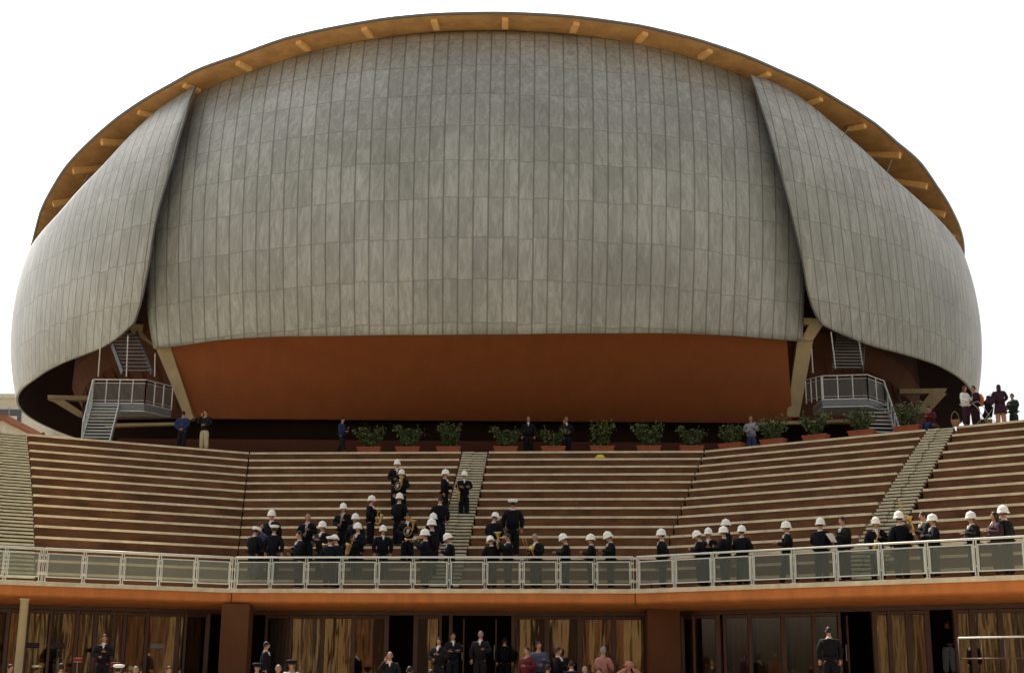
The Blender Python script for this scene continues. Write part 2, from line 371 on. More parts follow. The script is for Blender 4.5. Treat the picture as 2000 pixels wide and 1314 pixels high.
balustrade(0, 0, tpar(0, 79, 1130, 0, Z0), 8, 'leftmost glass balustrade section, sunlit and cut by the photo edge', .03)
balustrade(0, tpar(0, 81, 1130, 0, Z0), 1, 5, 'left wing glass balustrade of five frosted panels, nobody behind it', .06)
balustrade(1, 0, 1, 11, 'long middle glass balustrade with the crowd of bandsmen behind it', .10)
balustrade(2, 0, 1, 17, 'right wing glass balustrade rising towards the photo edge', .10)

# ------------------------------------------------------------------ foyer building under the walkway
fo = empty('foyer_building', (0, 46, ZT), label='low foyer building with an orange fascia and glazed front under the walkway', cat='building')
FO = Vector((0, 46, ZT))
def fbuild(mb, name, mat, parent=None, smooth=False):
    o = mb.build(name, mat, parent or fo, smooth, origin=FO if (parent is None) else FO); o.location = (0, 0, 0); return o
for fac in range(3):
    b = MB(); g0, g1 = (0, 1 - .001) if fac == 0 else ((.001, .999) if fac == 1 else (.001, 1))
    prof = [(0.0, Z0 - .141), (0.0, 2.355), (.04, 2.31), (.12, 2.275), (.4, 2.22), (1.3, 2.16), (2.35, 2.14), (3.0, 2.14), (3.0, Z0 - .141)]
    va = [Vector((*pt(fac, k, g0), z)) for k, z in prof]; vb = [Vector((*pt(fac, k, g1), z)) for k, z in prof]; n = len(prof)
    b.add(va + vb, [(i, (i + 1) % n, n + (i + 1) % n, n + i) for i in range(n)] + [tuple(range(n - 1, -1, -1)), tuple(range(n, 2 * n))])
    fbuild(b, 'fascia', M['fascia'])
def facx(px):       # which facet and parameter at the glazing line for a pixel column
    for fac in range(3):
        t = tpar(fac, px, 1240, KG, 1.0)
        if 0 <= t <= 1: return fac, t
    return (0, 0) if px < 500 else (2, 1)
KG = 2.35
for x0, x1 in ((430, 484), (1265, 1329)):
    fac = 1 if x1 < 1000 else 2
    KG = .95; A_ = aty(x0, 1240, 1).to_2d(); B_ = aty(x1, 1240, 1).to_2d()
    ty = 46.1 if x0 < 1000 else 45.6
    a = A_ * ty; e = B_ * ty; d = (e - a).normalized(); nn = Vector((-d.y, d.x))
    fbuild(MB().prism([a, e, e + nn * .8, a + nn * .8], ZT + .01, 2.26), 'pillar', M['pillar'])
KG = 2.35
# terrace in front, interior shell
TE = lambda x: 42.2 if x < 6 else 36.0              # front edge of the terrace, six steps down to the plaza
b = MB().prism([Vector((-30, 42.2)), Vector((6, 42.2)), Vector((6, 36)), Vector((32, 36)), Vector((32, 60)), Vector((-30, 60))], ZG + .005, ZT)
for i in range(1, 7):
    y0 = 42.2 - .35 * i; b.prism([Vector((-30, y0)), Vector((5.99, y0)), Vector((5.99, y0 + .349)), Vector((-30, y0 + .349))], ZG + .005, ZT - .164 * i)
    y0 = 36 - .35 * i; b.prism([Vector((6, y0)), Vector((32, y0)), Vector((32, y0 + .349)), Vector((6, y0 + .349))], ZG + .005, ZT - .164 * i)
def gz(x, y):
    n = math.ceil((TE(x) - y) / .35 - 1e-6); return ZT if n <= 0 else (ZT - .164 * n if n <= 6 else ZG)
tag(b.build('terrace', M['paving']), kind='structure')
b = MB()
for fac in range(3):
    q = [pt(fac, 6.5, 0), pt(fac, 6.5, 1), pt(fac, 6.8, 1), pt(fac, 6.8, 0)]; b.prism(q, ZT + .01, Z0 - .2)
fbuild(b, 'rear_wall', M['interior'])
# header band over the glazing
b = MB()
for fac in range(3): b.prism([pt(fac, KG - .03, 0), pt(fac, KG - .03, 1), pt(fac, KG + .12, 1), pt(fac, KG + .12, 0)], 2.0, 2.135)
fbuild(b, 'header_beam', M['mullion'])
# bays: pixel columns of the mullions with the reflection sheet
BAYS = [(-60, 'tanreflect'), (14, 'olivereflect'), (52, 'tanreflect'), (98, 'clear'), (150, 'tanreflect'), (186, 'clear'), (222, 'redreflect'), (243, 'tanreflect'), (287, 'tanreflect'), (347, 'clear'), (362, 'tanreflect'), (405, None),
        (520, 'bluereflect'), (568, 'bluereflect'), (630, 'clear'), (690, 'clear'), (755, None), (812, 'clear'), (860, None), (880, 'door'), (1002, 'clear'), (1068, 'clear'), (1132, 'clear'), (1198, 'olivereflect'), (1262, None),
        (1333, 'redreflect'), (1355, 'redreflect'), (1402, 'clear'), (1415, 'redreflect'), (1465, 'tanreflect'), (1530, 'tanreflect'), (1590, 'tanreflect'), (1640, 'door'), (1708, 'tanreflect'), (1738, 'redreflect'), (1775, 'redreflect'), (1812, None), (1868, 'clear'), (1900, 'clear'), (1955, 'bluereflect'), (2030, 'tanreflect'), (2090, 'tanreflect')]
frnd = random.Random(5)
for i in range(len(BAYS)):
    px, kind = BAYS[i]; fac, t = facx(px); p = pt(fac, KG, t)
    w = frnd.choice([.09, .12, .16])
    fr = MB().box((p.x, p.y + .02, (ZT + 2.0) / 2), (w, .14, 2.0 - ZT - .004))
    if i + 1 < len(BAYS) and kind is not None:
        px2 = BAYS[i + 1][0]; f2, t2 = facx(px2); q = pt(f2, KG, t2)
        if f2 != fac:
            q = pt(fac, KG, 1)
        d = (q - p); L = d.length; d.normalize(); nn = Vector((-d.y, d.x))
        # frame top transom, pane
        if kind != 'door' and L > .25:
            fr.beam(Vector((*p, 1.93)), Vector((*q, 1.93)), .07, .1)
        o = fbuild(fr, 'window_frame', M['mullion'])
        if kind != 'door':
            a = p + d * (w / 2 + .01); e = q - d * .09
            if (e - a).dot(d) > .08:
                o2 = MB().prism([a, e, e + nn * .015, a + nn * .015], ZT + .02, 1.87).build('pane', M['glass'], o, origin=FO); o2.location = (0, 0, 0)
                # folded sheet behind the pane, coloured to imitate reflections in the glass
                if kind == 'clear': continue
                nseg = max(4, int((e - a).length / .05)); v = []
                for s_ in range(nseg + 1):
                    c = a.lerp(e, s_ / nseg) + nn * (.36 + .08 * math.sin(s_ * 1.3 + i + .6 * math.sin(s_ * .37)) + .02 * frnd.random())
                    v += [Vector((*c, ZT + .03)), Vector((*c, 1.86))]
                bb = MB(); bb.add(v, [(2 * s_, 2 * s_ + 2, 2 * s_ + 3, 2 * s_ + 1) for s_ in range(nseg)]); bb.add([q_ + Vector((*(nn * .02), 0)) for q_ in v], [(2 * s_, 2 * s_ + 1, 2 * s_ + 3, 2 * s_ + 2) for s_ in range(nseg)])
                o3 = bb.build('reflection_sheet', M[kind], o, origin=FO); o3.location = (0, 0, 0)
    else:
        fbuild(fr, 'window_frame', M['mullion'])
# leaf of an open door beside each opening
for px in (905, 968, 1655):
    fac, t = facx(px); p = pt(fac, KG + .1, t)
    b = MB(); b.box((p.x, p.y + .35, .74), (.05, .7, 2.3)); o = fbuild(b, 'door', M['mullion']); h = MB().tube([(p.x - .05, p.y + .1, .5), (p.x - .05, p.y + .1, 1.0)], .015, 6).build('handle', M['steel'], o, origin=FO); h.location = (0, 0, 0)

# ------------------------------------------------------------------ concert hall
XC, YC, A, B = -.95, 88.1, 31.1, 29.5
def prof(z): return max(.5, 1 - .001 * (z - 20.5) ** 2)
def surf(phi, z, q): s = prof(z) * q; return Vector((XC + A * s * math.sin(phi), YC - B * s * math.cos(phi), z))
def hit(x, y, q, cyl=None):
    d = ray(x, y); best = None; prev = None; t = 50.0
    def Fn(t):
        p = d * t; 
        aa, bb = (A * prof(p.z) * q, B * prof(p.z) * q) if cyl is None else cyl
        return ((p.x - XC) / aa) ** 2 + ((p.y - YC) / bb) ** 2 - 1, p
    while t < 120:
        f, p = Fn(t)
        if best is None or f < best[0]: best = (f, p)
        if f < 0:
            lo, hi = t - .5, t
            for _ in range(30):
                m_ = (lo + hi) / 2
                if Fn(m_)[0] < 0: hi = m_
                else: lo = m_
            best = (0, d * hi); break
        t += .5
    p = best[1]; aa, bb = (A * prof(p.z) * q, B * prof(p.z) * q) if cyl is None else cyl
    return math.atan2((p.x - XC) / aa, -(p.y - YC) / bb), p.z
def resample(pts, n):
    pts = [Vector(p) for p in pts]; L = [0]
    sc_ = 28.0
    for a, b_ in zip(pts, pts[1:]): L.append(L[-1] + math.hypot((b_[0] - a[0]) * sc_, b_[1] - a[1]))
    out = []; j = 0
    for i in range(n + 1):
        s_ = L[-1] * i / n
        while j < len(L) - 2 and L[j + 1] < s_: j += 1
        f = 0 if L[j + 1] == L[j] else (s_ - L[j]) / (L[j + 1] - L[j]); out.append(pts[j].lerp(pts[j + 1], min(1, f)))
    return out
def smooth_curve(c, it=3):
    for _ in range(it): c = [c[0]] + [(c[i - 1] + c[i] * 2 + c[i + 1]) / 4 for i in range(1, len(c) - 1)] + [c[-1]]
    return c
hall = empty('concert_hall', (XC, YC, ZTOP), label='huge rounded concert hall clad in grey lead sheets with an orange timber roof edge', cat='building')
HO = Vector((XC, YC, ZTOP))
def hbuild(mb, name, mat, parent=None, smooth=False):
    o = mb.build(name, mat, parent or hall, smooth, origin=HO); o.location = (0, 0, 0); return o
NS = 220.0 / (2 * math.pi)          # strips round the hall
def coons(bot, top, inn, out, na, nb, q, shear, name, thick=.11):
    bot = smooth_curve(resample(bot, na)); top = smooth_curve(resample(top, na)); inn = smooth_curve(resample(inn, nb)); out = resample(out, nb)
    V = []; UV = []; grid = {}
    def uvf(ph, z):
        s_ = prof(z)
        if shear == 0: u = A * q * s_ * math.sin(ph) / (.70 * (1 + .0042 * (z - 18)))
        else:
            w = max(0, min(1, (R(88) - abs(ph)) / R(35))); pe_ = math.asin(max(-1, min(1, math.sin(ph) * s_ ** .75))) if abs(ph) < R(90) else ph
            u = (ph + (pe_ - ph) * w) * A / .72 + shear * max(0, 22 - z) ** 1.6 * .06
        return (u + 100.3, (z - 17.9) / 1.99 + 20)
    for layer in (0, 1):
        for i in range(na + 1):
            a = i / na
            for j in range(nb + 1):
                v = j / nb
                p = bot[i] * (1 - v) + top[i] * v + inn[j] * (1 - a) + out[j] * a - (bot[0] * (1 - a) * (1 - v) + bot[-1] * a * (1 - v) + top[0] * (1 - a) * v + top[-1] * a * v)
                P = surf(p[0], p[1], q)
                if layer:
                    c = Vector((XC, YC, 20)); dn = (P - c); dn.z *= .3; P = P - dn.normalized() * thick
                grid[(layer, i, j)] = len(V); V.append(P - HO); UV.append(uvf(p[0], p[1]))
    Fc = []; mi = []
    for i in range(na):
        for j in range(nb):
            a_ = [grid[(0, i, j)], grid[(0, i + 1, j)], grid[(0, i + 1, j + 1)], grid[(0, i, j + 1)]]; Fc.append(tuple(a_)); mi.append(0)
            a_ = [grid[(1, i, j)], grid[(1, i, j + 1)], grid[(1, i + 1, j + 1)], grid[(1, i + 1, j)]]; Fc.append(tuple(a_)); mi.append(1)
    nf = len(Fc)
    for i in range(na):
        for j, w in ((0, 0), (nb, 1)):
            q_ = [grid[(0, i, j)], grid[(1, i, j)], grid[(1, i + 1, j)], grid[(0, i + 1, j)]]; Fc.append(tuple(q_ if w == 0 else q_[::-1])); mi.append(2)
    for j in range(nb):
        for i, w in ((0, 1), (na, 0)):
            q_ = [grid[(0, i, j)], grid[(1, i, j)], grid[(1, i, j + 1)], grid[(0, i, j + 1)]]; Fc.append(tuple(q_ if w == 0 else q_[::-1])); mi.append(2)
    me = mesh_from(name, V, Fc, True, UV)
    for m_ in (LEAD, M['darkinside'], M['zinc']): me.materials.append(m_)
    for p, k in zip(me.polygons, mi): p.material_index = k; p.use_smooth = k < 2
    return link(name, me, None, hall)
QF, QS = .965, 1.0
# front shell
topF = [(321, 200), (350, 185), (385, 168), (430, 145), (500, 118), (554, 103), (620, 90), (695, 79), (779, 69), (845, 64), (980, 61.5), (1060, 63.6), (1150, 70), (1255, 81), (1345, 105), (1409, 124), (1465, 145), (1519, 163), (1548, 180)]
botF = [(300, 681), (360, 674), (427, 664), (520, 658), (660, 656), (850, 654), (1000, 653), (1200, 651), (1330, 651), (1420, 655), (1500, 661), (1567, 667)]
tF = [hit(x, y, QF) for x, y in topF]; bF = [hit(x, y, QF) for x, y in botF]
phL = hit(287, 600, QF)[0]; phR = hit(1571, 600, QF)[0]
inn = [bF[0], (phL, hit(287, 620, QF)[1]), (phL, 22), tF[0]]; out = [bF[-1], (phR, hit(1571, 620, QF)[1]), (phR, 22), tF[-1]]
coons(bF, tF, inn, out, 120, 50, QF, 0.0, 'front_shell')
# left side shell (traced from its inner edge towards the back)
inL = [(261, 630), (274, 594), (281, 560), (291, 512), (301, 441), (321, 364), (338, 314), (361.5, 231), (382, 167)]
boL = [(261, 630), (243, 650), (217, 671), (181, 687), (129, 705), (91, 723), (64, 742)]
toL = [(382, 167), (335, 194), (295, 224), (248, 271), (201, 324), (161, 363), (117, 415), (84, 450)]
def side(inn, bot, top, sgn, shear, name):
    I_ = [hit(x, y, QS) for x, y in inn]; B_ = [hit(x, y, QS) for x, y in bot]; T_ = [hit(x, y, QS) for x, y in top]
    zb = B_[-1][1]; zt = T_[-1][1]
    B_ += [(sgn * R(a), zb + (16.3 - zb) * .5 + dz) for a, dz in ((92, 0), (110, 0), (140, 0), (175, 0))]
    T_ += [(sgn * R(a), zt - d_) for a, d_ in ((92, 1.2), (110, 2.2), (140, 2.6), (175, 2.6))]
    O_ = [B_[-1], T_[-1]]
    return coons(B_, T_, I_, O_, 130, 46, QS, shear, name)
side(inL, boL, toL, -1, 1.0, 'side_shell')
inR = [(1606, 634), (1590, 610), (1578, 570), (1569, 512), (1553, 443), (1535, 371), (1513, 294), (1487, 208), (1466, 146)]
boR = [(1606, 634), (1640, 652), (1700, 676), (1765, 692), (1822, 708), (1860, 727), (1885, 745), (1895, 757)]
toR = [(1466, 146), (1519, 162), (1551, 180), (1607, 224), (1644, 257), (1685, 291), (1735, 341), (1802, 398), (1845, 441)]
side(inR, boR, toR, 1, -1.0, 'side_shell')

# roof ring, seen from below: timber soffit, radial rafters, zinc edge and dome
RA, RB = 30.75, 26.2
outl = [(66, 470), (80, 415), (104, 368), (127, 331), (174, 281), (228, 234), (274, 202), (335, 167), (385, 139), (469, 110), (554, 79), (620, 63), (755, 39), (839, 31), (980, 28), (1100, 33.6), (1135, 37), (1255, 54), (1360, 79.5), (1462, 114), (1525, 142), (1587, 170), (1641, 202), (1708, 244), (1751, 281), (1795, 318), (1828, 365), (1862, 421), (1879, 466)]
ring = [hit(x, y, 1, (RA, RB)) for x, y in outl]
ring = [(-R(180), ring[0][1] - 3.2), (-R(120), ring[0][1] - 2.6), (-R(95), ring[0][1] - 1.2)] + ring + [(R(95), ring[-1][1] - 1.2), (R(120), ring[-1][1] - 2.6), (R(180), ring[0][1] - 3.2)]
def zr(phi):
    for (a, za), (b_, zb) in zip(ring, ring[1:]):
        if a <= phi <= b_: return za + (zb - za) * (phi - a) / max(1e-6, b_ - a)
    return ring[-1][1]
def rp_(phi, s_, dz=0):
    up = 2.8 * max(0, abs(math.sin(phi)) - .62) / .38 * max(0, min(1, (1 - s_) / .2)) if s_ > .775 else 0      # the eaves slope more at the sides
    return Vector((XC + RA * s_ * math.sin(phi), YC - RB * s_ * math.cos(phi), zr(phi) + dz + up))
NR_ = 260
phs = sorted([-math.pi + 2 * math.pi * i / NR_ for i in range(NR_ + 1)])
def ringloft(levels, name, mat, smooth=True, parent=None):
    b = MB(); v = []
    for s_, dz in levels: v += [rp_(p, s_, dz) for p in phs]
    n = len(phs); b.add(v, [(i * n + j, i * n + j + 1, (i + 1) * n + j + 1, (i + 1) * n + j) for i in range(len(levels) - 1) for j in range(n - 1)])
    return hbuild(b, name, mat, parent, smooth)
roof = ringloft([(1.0, 0.0), (1.003, .02), (1.003, .11), (.99, .16), (.92, .75), (.8, 1.9), (.6, 3.4), (.4, 4.4), (.2, 5.0), (.0, 5.2)], 'roof', M['zinc'])
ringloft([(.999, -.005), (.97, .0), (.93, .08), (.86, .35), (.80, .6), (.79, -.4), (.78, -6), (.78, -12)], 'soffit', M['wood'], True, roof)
for i in range(-19, 20):                          # 3.6 m apart; short blocks along the front, long beams at the sides
    phi = R(.9 + 6.92 * i); front = abs(phi) < R(47)
    b = MB()
    if front: b.beam(rp_(phi, .986, -.10), rp_(phi, .950, -.07), .32, .20)
    else: b.beam(rp_(phi, .985, -.15), rp_(phi, .80, .42), .34, .34)
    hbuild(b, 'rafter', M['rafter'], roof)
# tie rods between shell and roof at the sides
for x, y0, y1, Yd in ((166, 342, 362, 70), (1736, 312, 336, 68), (1652, 250, 262, 66)):
    a = aty(x + 6, y0, Yd); e = aty(x - 6, y1 + 6, Yd); hbuild(MB().tube([a, e], .03, 6), 'tie_rod', M['zinc'])

# lower terracotta wall, leaning out to the shell
ZB, YB = 12.35, 66.2
b = MB(); n = 60; v = []
for lev in range(9):
    f = lev / 8
    for i in range(n + 1):
        ph = phL + .02 + (phR - phL - .04) * i / n
        zt = None
        top = surf(ph, 16.4, QF * .985); xb = -15.6 + (32.6) * (i / n); bot = Vector((aty(365, 822, YB).x + (aty(1548, 823, YB).x - aty(365, 822, YB).x) * i / n, YB, ZB))
        v.append(bot.lerp(top, f) )
b.add(v, [(l_ * (n + 1) + i, l_ * (n + 1) + i + 1, (l_ + 1) * (n + 1) + i + 1, (l_ + 1) * (n + 1) + i) for l_ in range(8) for i in range(n)])
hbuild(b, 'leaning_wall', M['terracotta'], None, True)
# inner drum behind the side shells, and its sloping underside to the base
def loft(curves, name, mat, smooth=False):
    n = len(curves[0]); v = [q for c in curves for q in c]
    b = MB().add(v, [(i * n + j, i * n + j + 1, (i + 1) * n + j + 1, (i + 1) * n + j) for i in range(len(curves) - 1) for j in range(n - 1)])
    return hbuild(b, name, mat, None, smooth)
for sgn in (-1, 1):
    n = 40; c0 = []; c1 = []; c2 = []; cb = []
    pe = phL if sgn < 0 else phR
    xe = aty(365, 822, YB).x if sgn < 0 else aty(1548, 823, YB).x
    for i in range(n + 1):
        f = i / n; ph = pe * (1 - f) * .985 + sgn * R(170) * f
        qq = QF * (.975 - .055 * min(1, f * 4))
        c0.append(surf(ph, 25.5, qq)); c1.append(surf(ph, 17.0, qq)); c2.append(surf(ph, 16.0, qq * .985))
        # base outline: along the front to the corner, then back
        cx = sgn * 21.8
        if f < .25: cb.append(Vector((xe + (cx - xe) * f / .25, YB + .7 * f / .25, ZB)))
        else: cb.append(Vector((cx - sgn * 6 * (f - .25), YB + .7 + (f - .25) * 45, ZB)))
    cv = [c0, c1, c2] if sgn > 0 else [c0, c1, c2]
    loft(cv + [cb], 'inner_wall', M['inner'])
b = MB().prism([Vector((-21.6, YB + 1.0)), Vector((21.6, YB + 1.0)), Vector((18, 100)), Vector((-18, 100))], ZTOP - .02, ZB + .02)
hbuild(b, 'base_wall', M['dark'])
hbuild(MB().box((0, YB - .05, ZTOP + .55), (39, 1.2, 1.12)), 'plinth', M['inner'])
# ring beam along the base and the cream struts
def quadbeam(pts_front, depth, name, mat=M['cream']):
    v = [Vector(p) for p in pts_front]; n = len(v)
    b = MB().add(v + [q + Vector((0, depth, 0)) for q in v], [tuple(range(n)), tuple(range(2 * n - 1, n - 1, -1))] + [(i, n + i, n + (i + 1) % n, (i + 1) % n) for i in range(n)])
    return hbuild(b, name, mat)
quadbeam([aty(205, 833, 65.6), aty(362, 829, 65.6), aty(362, 824, 65.6), aty(205, 827, 65.6)], .4, 'ring_beam')
quadbeam([aty(1470, 830, 65.6), aty(1660, 824, 65.6), aty(1660, 818, 65.6), aty(1470, 825, 65.6)], .4, 'ring_beam')
yl = surf(phL + .02, 16.0, QF * .992).y; yr = surf(phR - .02, 16.0, QF * .992).y
quadbeam([aty(364, 822, 65.7), aty(378, 816, 65.7), aty(328, 662, yl), aty(297, 662, yl)], .5, 'strut')
quadbeam([aty(1536, 814, 66.0), aty(1561, 814, 66.0), aty(1591, 650, yr + .4), aty(1560, 650, yr + .4)], .5, 'strut')
quadbeam([aty(255, 646, yl + 1.6), aty(300, 676, yl + 1.6), aty(300, 633, yl + 1.6), aty(255, 633, yl + 1.6)], .6, 'bracket')
quadbeam([aty(1565, 664, yr + .35), aty(1588, 664, yr + .35), aty(1608, 634, yr + .35), aty(1600, 622, yr + .35), aty(1560, 620, yr + .35), aty(1560, 632, yr + .35), aty(1580, 634, yr + .35)], .6, 'bracket')
for pts in ([(93, 780), (178, 781), (178, 773), (93, 771)], [(95, 779), (150, 812), (172, 812), (122, 779)]):
    quadbeam([aty(x, y, 70.5) for x, y in pts], .5, 'bracket', M['shadecream'])
for pts in ([(1757, 768), (1845, 768), (1850, 758), (1757, 759)], [(1775, 822), (1800, 822), (1850, 768), (1816, 768)]):
    quadbeam([aty(x, y, 70.5) for x, y in pts], .5, 'bracket', M['shadecream'])

# ------------------------------------------------------------------ escape stairs hung below the shell
def escape_stair(s, pts, lab):
    """pts: landing corners etc. in world space; s = -1 left, 1 right"""
    O = pts['o']; root = empty('escape_stair', O, label=lab, cat='staircase', group='steel escape stairs under the shell')
    def add(mb, name, mat, par=root, smooth=False): o = mb.build(name, mat, par, smooth, origin=O); o.location = (0, 0, 0); return o
    P = pts['land']; zl = pts['zl']
    add(MB().prism(P, zl - .42, zl - .36).prism([p for p in P], zl - .06, zl), 'landing', M['steel'])
    b = MB(); n = len(P)
    for i in range(n): b.beam(Vector((*P[i], zl - .21)), Vector((*P[(i + 1) % n], zl - .21)), .06, .26)
    add(b, 'edge_beam', M['zinc'])
    # guard: posts, rails, glass panels on the outer sides
    for (a, e, nn) in pts['guard']:
        a = Vector(a); e = Vector(e)
        b = MB().tube([a + Vector((0, 0, 1.12)), e + Vector((0, 0, 1.12))], .03, 8)
        gr = add(b, 'guard_rail', M['steel'])
        for zz in (.95, .1): add(MB().tube([a + Vector((0, 0, zz)), e + Vector((0, 0, zz))], .018, 6), 'mid_rail', M['steel'], gr)
        for i in range(nn + 1):
            p = a.lerp(e, i / nn); add(MB().box((p.x, p.y, p.z + .52), (.05, .05, 1.16)), 'post', M['steel'], gr)
        for i in range(nn):
            p = a.lerp(e, (i + .08) / nn); q = a.lerp(e, (i + .92) / nn)
            add(MB().add([p + Vector((0, 0, .14)), q + Vector((0, 0, .14)), q + Vector((0, 0, .92)), p + Vector((0, 0, .92))], [(0, 1, 2, 3)]), 'mesh_panel', M['railglass'], gr)
    for nm, a, e, w, ns in pts['flights']:      # a: foot centre, e: head centre, w: width vector
        a = Vector(a); e = Vector(e); w = Vector(w); b = MB()
        for sg in (-.5, .5): b.beam(a + w * sg, e + w * sg, .05, .28)
        fl = add(b, 'flight', M['darksteel'] if nm == 'up' else M['steel'])
        dirh = Vector((e.x - a.x, e.y - a.y, 0)).normalized()
        for i in range(ns):
            c = a.lerp(e, (i + .5) / ns); t_ = dirh * .13
            v = [c - w * .48 - t_, c + w * .48 - t_, c + w * .48 + t_, c - w * .48 + t_]
            b = MB().add(v + [q + Vector((0, 0, .045)) for q in v], [(3, 2, 1, 0), (4, 5, 6, 7), (0, 1, 5, 4), (1, 2, 6, 5), (2, 3, 7, 6), (3, 0, 4, 7)])
            add(b, 'tread', M['steel'] if nm != 'up' else M['zinc'], fl)
    for a, e in pts['rods']: add(MB().tube([a, e], .03, 6), 'hanger_rod', M['steel'])
zl = 12.75
def X(px, py, Y): return aty(px, py, Y)
# left one: landing x 172..285, lower flight towards the viewer on its left
YL = 62.9
lx0, lx1 = X(176, 785, YL).x, X(283, 785, YL).x
zl = X(225, 786, YL).z
land = [Vector((lx0, YL)), Vector((lx1, YL)), Vector((lx1 + .9, YL + 1.5)), Vector((lx0, YL + 1.5))]
fx0, fx1 = X(157, 845, 60.9).x, X(211, 845, 60.9).x
foot = Vector(((fx0 + fx1) / 2, 61.2, ZTOP)); head = Vector((lx0 + .75, YL + .05, zl - .1))
uh = X(238, 650, 66.5); uf = Vector((lx0 + 2.0, YL + 1.2, zl)); 
uf = X(268, 728, 64.3)
escape_stair(-1, dict(o=Vector((lx0 + 1, YL, ZTOP)), land=land, zl=zl,
    guard=[((lx0 + .1, YL - .02, zl), (lx1, YL - .02, zl), 4), ((fx0 - .02, 61.2, ZTOP), (lx0 + .05, YL, zl), 4), ((lx1, YL - .02, zl), (lx1 + .9, YL + 1.5, zl), 3)],
    flights=[('down', foot, head, (fx1 - fx0, 0, 0), 13), ('up', uf, uh, (1.45, 0, 0), 11)],
    rods=[(X(192, 735, YL), X(196, 676, 62.0)), (X(247, 735, YL), X(250, 655, 62.6)), (X(302, 735, 63.6), X(303, 690, 63.6))]),
    'grey steel escape stair hung under the left shell, lower flight facing the camera')
# right one: landing x 1606..1725, lower flight running down to the right
lx0, lx1 = X(1606, 780, YL).x, X(1692, 780, YL).x; lx2 = X(1724, 780, YL + 1.4).x
zl = X(1650, 779, YL).z
land = [Vector((lx0, YL)), Vector((lx1, YL - .35)), Vector((lx2, YL + 1.0)), Vector((lx2 - .3, YL + 2.0)), Vector((lx0, YL + 2.0))]
ft = X(1728, 833, 61.9); ft.z = ZTOP; hd = Vector((lx2 - .65, YL + .9, zl - .05))
escape_stair(1, dict(o=Vector((lx0 + 1, YL, ZTOP)), land=land, zl=zl,
    guard=[((lx0 + .05, YL - .02, zl), (lx1, YL - .37, zl), 3), ((lx1, YL - .37, zl), (lx2, YL + 1.0, zl), 2), ((lx2, YL + 1.0, zl), (ft.x + .75, 61.9, ZTOP), 5), ((lx0 - .45, YL + 1.4, zl + .1), (lx0, YL, zl), 3)],
    flights=[('down', (ft.x, 61.9, ZTOP), hd, (1.35, .1, 0), 13), ('up', X(1655, 722, 64.3), X(1662, 655, 66.8), (1.5, 0, 0), 11)],
    rods=[(X(1632, 720, YL), X(1623, 648, 62.4)), (X(1684, 712, YL), X(1678, 668, 62.0)), (X(1588, 728, 63.6), X(1585, 680, 63.6))]),
    'grey steel escape stair hung under the right shell, flight descending to the right')

# ------------------------------------------------------------------ planters
def shrub_mesh(seed, hgt, wid):
    rnd = random.Random(seed); b = MB()
    for _ in range(26):
        a = rnd.uniform(0, 6.28); r_ = rnd.uniform(.2, 1) * wid * .5
        tip = Vector((math.cos(a) * r_, math.sin(a) * r_ * .6, rnd.uniform(.55, 1.0) * hgt))
        base = Vector((rnd.uniform(-.3, .3), rnd.uniform(-.08, .08), 0)); mid = base.lerp(tip, .5) + Vector((0, 0, .08))
        b.tube([base, mid, tip], [.012, .009, .004], 4, 2)
        for _k in range(34):
            f = rnd.uniform(.12, 1.05); c = base.lerp(tip, f) + Vector((rnd.gauss(0, .07), rnd.gauss(0, .06), rnd.gauss(0, .06)))
            d = Vector((rnd.gauss(0, 1), rnd.gauss(0, 1), rnd.gauss(.3, .8))).normalized(); s_ = d.cross(Vector((rnd.gauss(0, 1), rnd.gauss(0, 1), rnd.gauss(0, 1)))).normalized()
            L = rnd.uniform(.05, .10); w = L * .42
            b.add([c - d * L, c + s_ * w, c + d * L, c - s_ * w], [(0, 1, 2, 3)], 1 if rnd.random() < .22 + .25 * (f > .8) else 0)
    return b.mesh('shrub', False, [M['leaf'], M['leaf2'], M['ebony']])
SH = [shrub_mesh(11, 1.12, 1.45), shrub_mesh(12, 1.02, 1.55), shrub_mesh(13, 1.2, 1.3), shrub_mesh(14, 1.0, 1.7)]
pb = MB(); wv = .52
pb.add([(-.50, -.2, 0), (.50, -.2, 0), (.50, .2, 0), (-.50, .2, 0), (-.56, -.24, .30), (.56, -.24, .30), (.56, .24, .30), (-.56, .24, .30)], [(3, 2, 1, 0), (0, 1, 5, 4), (1, 2, 6, 5), (2, 3, 7, 6), (3, 0, 4, 7)])
pb.box((0, -.235, .30), (1.16, .04, .06)).box((0, .235, .30), (1.16, .04, .06)).box((-.56, 0, .30), (.04, .43, .06)).box((.56, 0, .30), (.04, .43, .06))
PBM = pb.mesh('planter_box'); PBM.materials.append(M['planter'])
SOM = MB().box((0, 0, .25), (1.06, .42, .03)).mesh('soil'); SOM.materials.append(M['soil'])
def onrow(px, k, z):
    """point on the row polyline at index k whose image column is px"""
    best = None
    for fac in range(3):
        for i in range(-10, 121):
            p = pt(fac, k, i / 100) if fac in (1,) else pt(fac, k, min(1.0, max(0, i / 100)) if fac == 0 else max(0, i / 100))
            if fac == 1 and not 0 <= i <= 100: continue
            e = abs(proj((p.x, p.y, z + .5))[0] - px)
            if best is None or e < best[0]: best = (e, p, fac, i / 100)
    _, p, fac, t = best
    lo, hi = t - .02, t + .02
    for _ in range(25):
        m_ = (lo + hi) / 2; q = pt(fac, k, m_)
        if proj((q.x, q.y, z + .5))[0] < px: lo = m_
        else: hi = m_
    return pt(fac, k, (lo + hi) / 2), fac
